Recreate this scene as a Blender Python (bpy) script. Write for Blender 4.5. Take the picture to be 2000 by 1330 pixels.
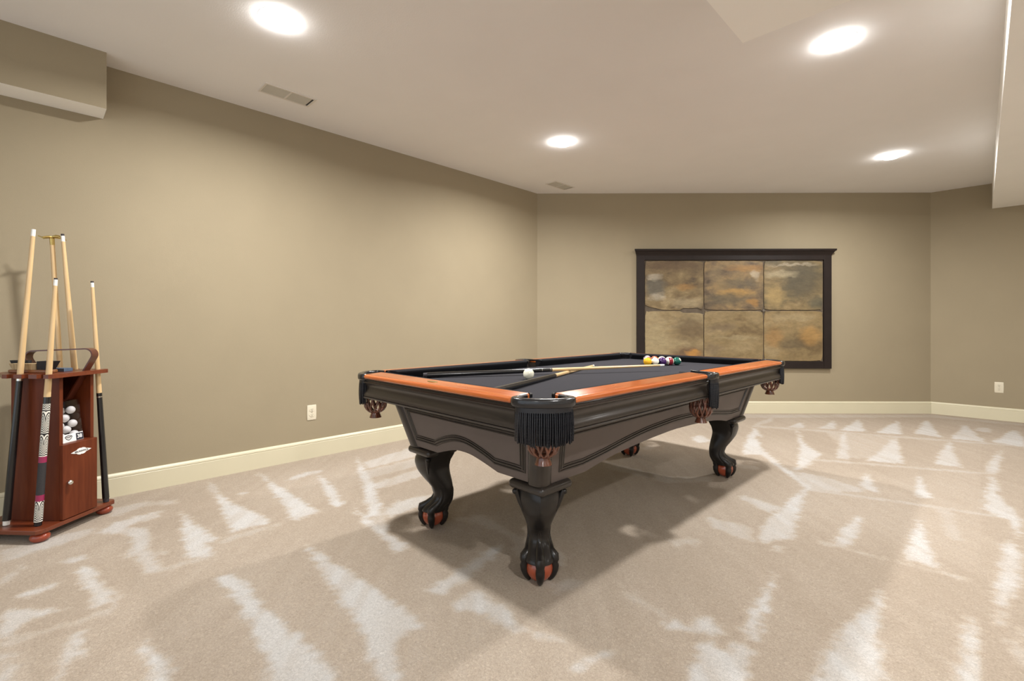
import bpy, bmesh, math, random
import numpy as np
from mathutils import Vector, Matrix
random.seed(7)
S = bpy.context.scene
for o in list(bpy.data.objects): bpy.data.objects.remove(o)
COL = S.collection
PI = math.pi
# ------------------------------------------------------------------ camera, light, exposure
TH = 0.7801; CH = 1.03; FPX = 926.0; Y0 = 634.4
cam = bpy.data.cameras.new('camera'); camo = bpy.data.objects.new('camera', cam); COL.objects.link(camo)
camo.location = (0, 0, CH); camo.rotation_euler = (PI/2, 0, TH)
cam.sensor_width = 36; cam.lens = FPX/2000*36; cam.shift_y = -(665-Y0)/2000; cam.clip_start = .05
S.camera = camo
S.view_settings.view_transform = 'Standard'; S.view_settings.look = 'None'
S.view_settings.gamma = 1.0; S.view_settings.use_curve_mapping = False
S.view_settings.exposure = 0.30
LAMP_W = 42.0; LAMP_COL = (1.0, .985, .965)
wd = bpy.data.worlds.new('world'); S.world = wd; wd.use_nodes = True
wd.node_tree.nodes['Background'].inputs[0].default_value = (.86, .93, 1, 1)
wd.node_tree.nodes['Background'].inputs[1].default_value = 1.15  # sky light added as fill; enters where the wall behind camera is left out

# room key points (metres)
WX = -3.695; C1 = (-3.695, 4.155); C2 = (-.417, 7.338); BY = 7.338
HC = 2.567; HS = 2.294; XR = 3.6; YF = -3.2
# pixel <-> world helpers (measuring only)
Fv = np.array([-math.sin(TH), math.cos(TH), 0]); Rv = np.array([math.cos(TH), math.sin(TH), 0]); Cv = np.array([0, 0, CH])
def onz(x, y, z):
    r = Fv + Rv*(x-1000)/FPX + np.array([0, 0, 1])*(Y0-y)/FPX
    return Cv + r*(z-CH)/r[2]

# ------------------------------------------------------------------ materials
def newmat(name):
    m = bpy.data.materials.new(name); m.use_nodes = True
    nt = m.node_tree; return m, nt, nt.nodes['Principled BSDF']
def N(nt, t, **kw):
    n = nt.nodes.new(t)
    for k, v in kw.items():
        if k in n.inputs: n.inputs[k].default_value = v
        else: setattr(n, k, v)
    return n
def c4(c): return (c[0], c[1], c[2], 1)
def mat(name, col, rough=.5, var=.0, scale=8, bump=0, bscale=60, metal=0, coat=0, stretch=(1, 1, 1), spec=.5, col2=None, distort=0, coords='Object'):
    m, nt, b = newmat(name)
    b.inputs['Roughness'].default_value = rough; b.inputs['Metallic'].default_value = metal
    b.inputs['Coat Weight'].default_value = coat; b.inputs['Coat Roughness'].default_value = .12
    b.inputs['Specular IOR Level'].default_value = spec
    tc = N(nt, 'ShaderNodeTexCoord'); mp = N(nt, 'ShaderNodeMapping'); mp.inputs['Scale'].default_value = stretch
    nt.links.new(tc.outputs[coords], mp.inputs[0])
    nz = N(nt, 'ShaderNodeTexNoise', Scale=scale, Detail=5.0, Distortion=distort); nt.links.new(mp.outputs[0], nz.inputs['Vector'])
    mx = N(nt, 'ShaderNodeMix', data_type='RGBA')
    a = col; c2 = col2 or tuple(min(1, c*(1+var)) for c in col)
    if col2 is None: a = tuple(c*(1-var) for c in col)
    mx.inputs[6].default_value = c4(a); mx.inputs[7].default_value = c4(c2)
    rp = N(nt, 'ShaderNodeMapRange'); rp.inputs[1].default_value = .3; rp.inputs[2].default_value = .7
    nt.links.new(nz.outputs[0], rp.inputs[0]); nt.links.new(rp.outputs[0], mx.inputs[0])
    nt.links.new(mx.outputs[2], b.inputs['Base Color'])
    if bump:
        n2 = N(nt, 'ShaderNodeTexNoise', Scale=bscale, Detail=3.0); nt.links.new(mp.outputs[0], n2.inputs['Vector'])
        bp = N(nt, 'ShaderNodeBump', Strength=bump, Distance=.01); nt.links.new(n2.outputs[0], bp.inputs['Height'])
        nt.links.new(bp.outputs[0], b.inputs['Normal'])
    return m
def emis(name, col, s):
    m, nt, b = newmat(name); b.inputs['Base Color'].default_value = c4(col)
    b.inputs['Emission Color'].default_value = c4(col); b.inputs['Emission Strength'].default_value = s
    return m
M = {}
M['wall'] = mat('wall_paint', (.322, .269, .180), .75, .02, 3, .05, 220, spec=.25)
M['ceil'] = mat('ceiling_paint', (.83, .815, .80), .9, .012, 3, .08, 160, spec=.1)
M['white_drywall'] = mat('white_drywall', (.93, .92, .88), .85, .012, 3, .05, 160, spec=.2)
M['trimpaint'] = mat('cream_trim_paint', (.64, .59, .43), .38, .015, 4)
M['espresso'] = mat('espresso_wood', (.028, .022, .018), .33, .12, 6, .0, stretch=(1, 1, 8), coat=.12, spec=.4)
M['espresso_panel'] = mat('espresso_panel', (.112, .089, .079), .5, .07, 5, spec=.3)
M['blackwood'] = mat('black_leg_wood', (.012, .010, .009), .30, .15, 5, coat=.05, spec=.35)
M['cherry'] = mat('cherry_rail', (.40, .085, .018), .2, 0, 3, stretch=(14, 1, 14), coat=.4, col2=(.54, .155, .038), distort=.6)
M['cherry_x'] = mat('cherry_rail_across', (.40, .085, .018), .2, 0, 3, stretch=(1, 14, 14), coat=.4, col2=(.54, .155, .038), distort=.6)
M['ballwood'] = mat('red_claw_ball', (.30, .055, .022), .25, .15, 9, coat=.5)
M['cloth'] = mat('black_bed_cloth', (.034, .033, .038), .95, .08, 500, .15, 900, spec=.1)
M['cushion'] = mat('black_cushion_cloth', (.010, .010, .012), .9, .08, 500, .1, 900, spec=.15)
M['leather'] = mat('black_leather', (.009, .009, .011), .25, .1, 60, .08, 90, coat=.25)
M['rope'] = mat('black_fringe', (.007, .007, .010), .42, .2, 80)
M['net'] = mat('brown_net_leather', (.115, .036, .018), .25, .35, 40, .1, 90, coat=.5)
M['rackwood'] = mat('rack_wood', (.095, .018, .005), .42, 0, 4, stretch=(9, 9, 1), spec=.25, col2=(.145, .032, .010), distort=.7)
M['rackwood_h'] = mat('rack_wood_flat', (.115, .022, .007), .34, 0, 4, stretch=(1, 9, 9), coat=.2, col2=(.17, .038, .012), distort=.7)
M['bunwood'] = mat('red_bun_foot', (.26, .040, .014), .3, .12, 9, coat=.4)
M['maple'] = mat('maple_shaft', (.62, .42, .20), .35, 0, 20, stretch=(4, 4, .3), coat=.2, col2=(.70, .50, .27))
M['white'] = mat('white_ferrule', (.85, .83, .78), .4, .02)
M['ivory'] = mat('ivory_ball', (.82, .80, .66), .12, .01, coat=.4)
M['black'] = mat('black_lacquer', (.010, .010, .011), .22, .1, coat=.3)
M['wrap'] = mat('charcoal_wrap', (.030, .028, .030), .7, .15, 200)
M['magenta'] = mat('magenta_ring', (.30, .022, .085), .35, .04)
M['brass'] = mat('brass', (.55, .40, .14), .3, .1, 20, metal=1)
M['silver'] = mat('silver', (.75, .74, .70), .2, .03, 20, metal=1)
M['tiptip'] = mat('dark_tip', (.03, .025, .03), .8, .1)
M['bristle'] = mat('pale_bristles', (.42, .31, .17), .8, .25, 120, .4, 300, stretch=(1, 1, .1))
M['bristle_black'] = mat('black_bristles', (.012, .011, .012), .7, .2, 120, .4, 300, stretch=(1, 1, .1))
M['tanwood'] = mat('tan_brush_wood', (.22, .085, .030), .35, .2, 12, stretch=(1, 8, 8), coat=.3)
M['bluebox'] = mat('blue_grey_card', (.09, .13, .19), .5, .15, 40)
M['frame'] = mat('dark_brown_frame', (.020, .014, .012), .45, .1, 8, spec=.2)
M['plastic'] = mat('almond_plastic', (.70, .64, .50), .35, .01)
M['slot'] = mat('dark_slot', (.03, .025, .02), .8)
M['vent'] = mat('vent_enamel', (.70, .66, .60), .5, .01)
M['vent_in'] = mat('vent_louver', (.52, .50, .44), .6, .05)
M['ink'] = mat('black_ink', (.02, .02, .025), .5)
M['paper'] = mat('white_card', (.85, .84, .82), .5, .01)
M['navy'] = mat('navy_card', (.025, .025, .04), .45, .05)
M['pingpong'] = mat('pingpong_white', (.86, .84, .79), .45, .01)
M['lens'] = emis('lamp_lens', (1, .99, .975), 45)
M['ring'] = mat('white_trim_ring', (.85, .84, .82), .5)
def plastic_clear():
    m, nt, b = newmat('clear_plastic')
    tr = N(nt, 'ShaderNodeBsdfTransparent'); tr.inputs[0].default_value = (.93, .93, .95, 1)
    gl = N(nt, 'ShaderNodeBsdfGlossy', Roughness=.08); lw = N(nt, 'ShaderNodeLayerWeight', Blend=.5)
    pw = N(nt, 'ShaderNodeMath', operation='POWER'); pw.inputs[1].default_value = 4; nt.links.new(lw.outputs['Facing'], pw.inputs[0])
    ms = N(nt, 'ShaderNodeMath', operation='MULTIPLY_ADD'); ms.inputs[1].default_value = .35; ms.inputs[2].default_value = .04; nt.links.new(pw.outputs[0], ms.inputs[0])
    mx = N(nt, 'ShaderNodeMixShader'); nt.links.new(ms.outputs[0], mx.inputs[0])
    nt.links.new(tr.outputs[0], mx.inputs[1]); nt.links.new(gl.outputs[0], mx.inputs[2])
    nt.links.new(mx.outputs[0], nt.nodes['Material Output'].inputs[0]); return m
M['clear'] = plastic_clear()
def zebra(name):
    m, nt, b = newmat(name); b.inputs['Roughness'].default_value = .4
    tc = N(nt, 'ShaderNodeTexCoord'); sx = N(nt, 'ShaderNodeSeparateXYZ'); nt.links.new(tc.outputs['Object'], sx.inputs[0])
    at = N(nt, 'ShaderNodeMath', operation='ARCTAN2'); nt.links.new(sx.outputs[1], at.inputs[0]); nt.links.new(sx.outputs[0], at.inputs[1])
    ab = N(nt, 'ShaderNodeMath', operation='PINGPONG'); ab.inputs[1].default_value = .8; nt.links.new(at.outputs[0], ab.inputs[0])
    # chevrons fade in and out along the butt
    pz = N(nt, 'ShaderNodeMath', operation='PINGPONG'); pz.inputs[1].default_value = .055; nt.links.new(sx.outputs[2], pz.inputs[0])
    am = N(nt, 'ShaderNodeMath', operation='MULTIPLY'); nt.links.new(ab.outputs[0], am.inputs[0]); nt.links.new(pz.outputs[0], am.inputs[1])
    ad = N(nt, 'ShaderNodeMath', operation='MULTIPLY_ADD'); nt.links.new(am.outputs[0], ad.inputs[0]); ad.inputs[1].default_value = 1.0; nt.links.new(sx.outputs[2], ad.inputs[2])
    ml = N(nt, 'ShaderNodeMath', operation='MULTIPLY'); ml.inputs[1].default_value = 2*PI/.0125; nt.links.new(ad.outputs[0], ml.inputs[0])
    sn = N(nt, 'ShaderNodeMath', operation='SINE'); nt.links.new(ml.outputs[0], sn.inputs[0])
    gt = N(nt, 'ShaderNodeMath', operation='GREATER_THAN'); gt.inputs[1].default_value = .05; nt.links.new(sn.outputs[0], gt.inputs[0])
    mx = N(nt, 'ShaderNodeMix', data_type='RGBA'); mx.inputs[6].default_value = (.012, .011, .012, 1); mx.inputs[7].default_value = (.82, .80, .72, 1)
    nt.links.new(gt.outputs[0], mx.inputs[0]); nt.links.new(mx.outputs[2], b.inputs['Base Color']); return m
M['zebra'] = zebra('zebra_print')
def ballmat(name, col, stripe):
    m, nt, b = newmat(name); b.inputs['Roughness'].default_value = .08; b.inputs['Coat Weight'].default_value = .5
    tc = N(nt, 'ShaderNodeTexCoord'); sx = N(nt, 'ShaderNodeSeparateXYZ'); nt.links.new(tc.outputs['Object'], sx.inputs[0])
    az = N(nt, 'ShaderNodeMath', operation='ABSOLUTE'); nt.links.new(sx.outputs[2], az.inputs[0])
    g = N(nt, 'ShaderNodeMath', operation='GREATER_THAN'); g.inputs[1].default_value = .0145 if stripe else 9; nt.links.new(az.outputs[0], g.inputs[0])
    ax = N(nt, 'ShaderNodeMath', operation='ABSOLUTE'); nt.links.new(sx.outputs[0], ax.inputs[0])
    g2 = N(nt, 'ShaderNodeMath', operation='GREATER_THAN'); g2.inputs[1].default_value = .0262; nt.links.new(ax.outputs[0], g2.inputs[0])
    mxx = N(nt, 'ShaderNodeMath', operation='MAXIMUM'); nt.links.new(g.outputs[0], mxx.inputs[0]); nt.links.new(g2.outputs[0], mxx.inputs[1])
    mx = N(nt, 'ShaderNodeMix', data_type='RGBA'); mx.inputs[6].default_value = c4(col); mx.inputs[7].default_value = (.84, .80, .68, 1)
    nt.links.new(mxx.outputs[0], mx.inputs[0]); nt.links.new(mx.outputs[2], b.inputs['Base Color']); return m

# ------------------------------------------------------------------ mesh helpers
class MB:
    def __init__(s): s.v = []; s.f = []; s.mi = []
    def add(s, vs, fs, mi=0):
        o = len(s.v); s.v += [tuple(map(float, p)) for p in vs]
        s.f += [tuple(i+o for i in f) for f in fs]; s.mi += [mi]*len(fs); return s
    def box(s, a, b, mi=0):
        x0, y0, z0 = a; x1, y1, z1 = b
        return s.add([(x0,y0,z0),(x1,y0,z0),(x1,y1,z0),(x0,y1,z0),(x0,y0,z1),(x1,y0,z1),(x1,y1,z1),(x0,y1,z1)],
                     [(3,2,1,0),(4,5,6,7),(0,1,5,4),(1,2,6,5),(2,3,7,6),(3,0,4,7)], mi)
    def loft(s, rings, closed=True, caps=True, mi=0):
        n = len(rings[0]); vs = [p for r in rings for p in r]; fs = []
        for i in range(len(rings)-1):
            for j in range(n if closed else n-1):
                k = (j+1) % n; fs.append((i*n+j, i*n+k, (i+1)*n+k, (i+1)*n+j))
        if caps: fs.append(tuple(reversed(range(n)))); fs.append(tuple(range((len(rings)-1)*n, len(rings)*n)))
        return s.add(vs, fs, mi)
    def lathe(s, prof, n=24, c=(0, 0), mi=0):
        return s.loft([[(c[0]+r*math.cos(2*PI*k/n), c[1]+r*math.sin(2*PI*k/n), z) for k in range(n)] for r, z in prof], mi=mi)
    def prism(s, poly, z0, z1, mi=0):
        return s.loft([[(x, y, z0) for x, y in poly], [(x, y, z1) for x, y in poly]], mi=mi)
    def tube(s, pts, r, n=8, mi=0, sx=1.0, up=(0, 0, 1), twist=0, prof=None):
        pts = [Vector(p) for p in pts]; rings = []; T_ = [(pts[min(i+1, len(pts)-1)]-pts[max(i-1, 0)]).normalized() for i in range(len(pts))]
        u = Vector(up).normalized(); par = any(abs(t.dot(u)) > .9 for t in T_)
        if par and abs(T_[0].dot(u)) > .9: u = Vector((1, 0, 0)) if abs(T_[0].x) < .8 else Vector((0, 1, 0))
        for i, p in enumerate(pts):
            t = T_[i]; a = t.cross(u).normalized(); b = a.cross(t).normalized()
            if par: u = b
            rr = r[i] if isinstance(r, (list, tuple)) else r
            if prof: rings.append([p+a*q[0]+b*q[1] for q in prof])
            else: rings.append([p+(a*math.cos(2*PI*k/n+twist*i)*sx+b*math.sin(2*PI*k/n+twist*i))*rr for k in range(n)])
        return s.loft(rings, mi=mi)
    def sphere(s, c, r, n=24, m=14, mi=0, sc=(1, 1, 1)):
        prof = []
        rings = []
        for i in range(1, m):
            a = PI*i/m; rings.append([(c[0]+r*math.sin(a)*math.cos(2*PI*k/n)*sc[0], c[1]+r*math.sin(a)*math.sin(2*PI*k/n)*sc[1], c[2]-r*math.cos(a)*sc[2]) for k in range(n)])
        o = len(s.v); s.loft(rings, caps=False, mi=mi)
        b = len(s.v); s.v += [(c[0], c[1], c[2]-r*sc[2]), (c[0], c[1], c[2]+r*sc[2])]; L = o+(m-2)*n
        for k in range(n):
            s.f.append((b, o+(k+1) % n, o+k)); s.f.append((b+1, L+k, L+(k+1) % n)); s.mi += [mi, mi]
        return s
    def build(s, name, mats, parent=None, smooth=None, bevel=0, seg=2, loc=None, rot=None, mw=None):
        me = bpy.data.meshes.new(name); me.from_pydata(s.v, [], s.f)
        mats = mats if isinstance(mats, (list, tuple)) else [mats]
        for m in mats: me.materials.append(m)
        me.polygons.foreach_set('material_index', s.mi)
        bm = bmesh.new(); bm.from_mesh(me); bmesh.ops.recalc_face_normals(bm, faces=bm.faces)
        if smooth is not None:
            a = math.radians(smooth)
            for f in bm.faces: f.smooth = True
            for e in bm.edges: e.smooth = not (len(e.link_faces) == 2 and e.calc_face_angle(0) > a)
        bm.to_mesh(me); bm.free()
        o = bpy.data.objects.new(name, me); COL.objects.link(o)
        if parent: o.parent = parent
        if loc is not None: o.location = loc
        if rot is not None: o.rotation_euler = rot
        if mw is not None: o.matrix_local = mw
        if bevel:
            b = o.modifiers.new('bevel', 'BEVEL'); b.width = bevel; b.segments = seg; b.limit_method = 'ANGLE'; b.angle_limit = .6; b.harden_normals = False
            if smooth is None:
                for p in me.polygons: p.use_smooth = False
        return o
def rbox(mb, c, h, r, n=4, mi=0):
    """rounded-edge pillow box, centre c, half sizes h"""
    rings = []; hx, hy, hz = h
    for i in range(-n, n+1):
        a = PI/2*i/n; z = c[2]+math.sin(a)*hz; ins = r*(1-math.cos(a)); ring = []
        for q in range(4):
            cx = (hx-r)*(1, -1, -1, 1)[q]; cy = (hy-r)*(1, 1, -1, -1)[q]
            for k in range(n+1):
                t = PI/2*(q+k/n); ring.append((c[0]+cx+(r-ins)*math.cos(t), c[1]+cy+(r-ins)*math.sin(t), z))
        rings.append(ring)
    return mb.loft(rings, mi=mi)
def thing(name, label, cat, loc=(0, 0, 0), rz=0, group=None):
    o = bpy.data.objects.new(name, None); COL.objects.link(o); o.location = loc; o.rotation_euler = (0, 0, rz); o.empty_display_size = .1
    return tag(o, label, cat, group)
def tag(o, label, cat, group=None, kind=None):
    o['label'] = label; o['category'] = cat
    if group: o['group'] = group
    if kind: o['kind'] = kind
    return o
def struct(o): o['kind'] = 'structure'; return o
def textmesh(body, size, name, m, parent, mw, extrude=.0004, bold=False):
    cu = bpy.data.curves.new(name, 'FONT'); cu.body = body; cu.size = size; cu.align_x = 'CENTER'; cu.align_y = 'CENTER'; cu.extrude = extrude
    if bold: cu.offset = size*.025
    t = bpy.data.objects.new(name+'_tmp', cu); COL.objects.link(t); bpy.context.view_layer.update()
    me = bpy.data.meshes.new_from_object(t.evaluated_get(bpy.context.evaluated_depsgraph_get()))
    bpy.data.objects.remove(t); me.materials.clear(); me.materials.append(m); me.name = name
    o = bpy.data.objects.new(name, me); COL.objects.link(o); o.parent = parent; o.matrix_local = mw; return o
def frame_mw(o, ex, ey, ez):
    m = Matrix.Identity(4)
    for i in range(3): m[i][0] = ex[i]; m[i][1] = ey[i]; m[i][2] = ez[i]; m[i][3] = o[i]
    return m
def interp(x, pts):
    for (a, b), (c, d) in zip(pts, pts[1:]):
        if x <= c: return b+(d-b)*(x-a)/(c-a) if c > a else d
    return pts[-1][1]

# ------------------------------------------------------------------ carpet floor with vacuum streaks in the pile
def LP(*p): return [(x/2, 780+y/2) for x, y in p]
def RP(*p): return [(1000+x/2, 780+y/2) for x, y in p]
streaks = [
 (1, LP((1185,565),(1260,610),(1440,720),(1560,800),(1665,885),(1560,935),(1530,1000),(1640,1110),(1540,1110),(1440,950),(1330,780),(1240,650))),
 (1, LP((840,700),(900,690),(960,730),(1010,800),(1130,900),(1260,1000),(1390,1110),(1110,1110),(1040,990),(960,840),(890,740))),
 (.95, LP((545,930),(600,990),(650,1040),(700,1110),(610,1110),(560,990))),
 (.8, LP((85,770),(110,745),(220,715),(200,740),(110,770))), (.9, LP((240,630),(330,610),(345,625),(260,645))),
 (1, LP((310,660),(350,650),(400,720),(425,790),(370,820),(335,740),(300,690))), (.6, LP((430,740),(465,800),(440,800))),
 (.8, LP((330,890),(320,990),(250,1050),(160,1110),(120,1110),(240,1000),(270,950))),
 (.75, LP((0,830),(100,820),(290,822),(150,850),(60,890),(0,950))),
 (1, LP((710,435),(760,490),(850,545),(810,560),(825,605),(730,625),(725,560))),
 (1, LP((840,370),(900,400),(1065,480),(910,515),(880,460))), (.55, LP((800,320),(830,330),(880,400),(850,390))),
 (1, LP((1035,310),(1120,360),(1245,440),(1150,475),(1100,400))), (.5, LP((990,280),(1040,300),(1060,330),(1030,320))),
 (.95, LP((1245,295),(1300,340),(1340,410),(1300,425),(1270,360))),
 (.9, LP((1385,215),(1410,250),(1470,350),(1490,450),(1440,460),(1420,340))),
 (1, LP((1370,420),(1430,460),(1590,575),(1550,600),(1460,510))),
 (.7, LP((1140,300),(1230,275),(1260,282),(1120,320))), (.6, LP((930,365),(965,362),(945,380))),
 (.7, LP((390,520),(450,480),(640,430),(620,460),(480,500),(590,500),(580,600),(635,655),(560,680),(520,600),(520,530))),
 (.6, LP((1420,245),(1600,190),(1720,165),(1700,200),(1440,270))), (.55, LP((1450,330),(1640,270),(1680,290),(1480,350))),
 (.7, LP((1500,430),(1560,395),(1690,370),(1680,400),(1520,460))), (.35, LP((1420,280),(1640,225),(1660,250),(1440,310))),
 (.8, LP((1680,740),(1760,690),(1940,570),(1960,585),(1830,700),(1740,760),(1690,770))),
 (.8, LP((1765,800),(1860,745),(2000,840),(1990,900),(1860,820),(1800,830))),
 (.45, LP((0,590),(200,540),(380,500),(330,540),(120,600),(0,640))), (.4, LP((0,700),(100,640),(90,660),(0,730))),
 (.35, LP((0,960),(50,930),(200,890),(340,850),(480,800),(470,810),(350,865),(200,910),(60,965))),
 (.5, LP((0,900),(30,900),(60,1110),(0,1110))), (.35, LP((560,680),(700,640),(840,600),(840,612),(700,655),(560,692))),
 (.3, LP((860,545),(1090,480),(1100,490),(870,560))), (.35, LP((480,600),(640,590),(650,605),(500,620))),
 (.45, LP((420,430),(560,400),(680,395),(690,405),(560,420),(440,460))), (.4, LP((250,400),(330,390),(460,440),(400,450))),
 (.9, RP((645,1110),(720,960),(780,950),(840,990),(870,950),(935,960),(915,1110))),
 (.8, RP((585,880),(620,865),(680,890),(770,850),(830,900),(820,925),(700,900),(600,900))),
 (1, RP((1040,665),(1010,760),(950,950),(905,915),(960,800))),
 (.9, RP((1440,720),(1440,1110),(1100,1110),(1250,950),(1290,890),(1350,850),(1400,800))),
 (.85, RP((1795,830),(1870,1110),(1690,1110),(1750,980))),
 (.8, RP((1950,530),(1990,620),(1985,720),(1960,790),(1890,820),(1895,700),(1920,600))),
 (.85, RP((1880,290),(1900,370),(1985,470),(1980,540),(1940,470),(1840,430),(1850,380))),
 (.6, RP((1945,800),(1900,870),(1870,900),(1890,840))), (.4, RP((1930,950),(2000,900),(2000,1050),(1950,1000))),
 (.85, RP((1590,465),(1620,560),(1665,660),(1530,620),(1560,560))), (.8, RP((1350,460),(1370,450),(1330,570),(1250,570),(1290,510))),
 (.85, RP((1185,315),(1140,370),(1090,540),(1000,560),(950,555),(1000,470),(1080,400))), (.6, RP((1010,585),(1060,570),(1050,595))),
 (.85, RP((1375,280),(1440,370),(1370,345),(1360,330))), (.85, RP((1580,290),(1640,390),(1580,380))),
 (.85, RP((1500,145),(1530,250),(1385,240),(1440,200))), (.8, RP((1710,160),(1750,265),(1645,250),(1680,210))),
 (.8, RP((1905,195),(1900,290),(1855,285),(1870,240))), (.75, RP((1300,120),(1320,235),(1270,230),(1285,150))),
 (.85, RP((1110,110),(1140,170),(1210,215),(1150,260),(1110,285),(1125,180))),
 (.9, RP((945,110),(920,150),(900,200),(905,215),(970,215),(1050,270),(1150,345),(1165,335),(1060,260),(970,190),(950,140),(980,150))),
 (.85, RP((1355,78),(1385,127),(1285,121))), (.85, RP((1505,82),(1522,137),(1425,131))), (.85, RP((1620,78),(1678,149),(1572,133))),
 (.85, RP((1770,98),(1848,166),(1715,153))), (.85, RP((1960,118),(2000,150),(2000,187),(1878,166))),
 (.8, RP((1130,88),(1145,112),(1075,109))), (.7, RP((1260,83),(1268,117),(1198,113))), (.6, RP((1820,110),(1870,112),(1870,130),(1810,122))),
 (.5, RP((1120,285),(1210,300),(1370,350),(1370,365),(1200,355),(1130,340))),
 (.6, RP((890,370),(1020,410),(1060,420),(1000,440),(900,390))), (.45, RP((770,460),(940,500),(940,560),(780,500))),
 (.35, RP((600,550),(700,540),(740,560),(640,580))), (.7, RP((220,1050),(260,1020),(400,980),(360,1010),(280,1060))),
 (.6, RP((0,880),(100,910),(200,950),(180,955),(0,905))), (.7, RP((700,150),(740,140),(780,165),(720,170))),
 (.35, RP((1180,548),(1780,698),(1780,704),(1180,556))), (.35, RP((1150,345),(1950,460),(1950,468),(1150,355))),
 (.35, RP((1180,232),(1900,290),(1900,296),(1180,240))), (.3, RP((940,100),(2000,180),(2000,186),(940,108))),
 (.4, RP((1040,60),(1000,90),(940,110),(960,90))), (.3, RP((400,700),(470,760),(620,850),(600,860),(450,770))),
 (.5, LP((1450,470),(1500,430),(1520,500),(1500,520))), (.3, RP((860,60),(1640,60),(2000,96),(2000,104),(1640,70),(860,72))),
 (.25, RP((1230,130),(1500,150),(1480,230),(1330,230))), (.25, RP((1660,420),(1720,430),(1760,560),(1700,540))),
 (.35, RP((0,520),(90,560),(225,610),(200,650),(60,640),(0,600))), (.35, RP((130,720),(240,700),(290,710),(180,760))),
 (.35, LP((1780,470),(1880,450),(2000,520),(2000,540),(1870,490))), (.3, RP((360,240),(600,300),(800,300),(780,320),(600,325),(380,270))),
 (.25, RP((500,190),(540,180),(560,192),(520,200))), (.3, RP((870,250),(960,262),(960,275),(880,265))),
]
def smooth_noise(x, y, seed, sc):
    rng = np.random.RandomState(seed); G = rng.rand(64, 64)
    fx = (x*sc) % 63; fy = (y*sc) % 63; ix = fx.astype(int); iy = fy.astype(int); tx = fx-ix; ty = fy-iy
    tx = tx*tx*(3-2*tx); ty = ty*ty*(3-2*ty); j = (ix+1) % 64; k = (iy+1) % 64
    return (G[ix, iy]*(1-tx)+G[j, iy]*tx)*(1-ty)+(G[ix, k]*(1-tx)+G[j, k]*tx)*ty - .5
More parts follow.
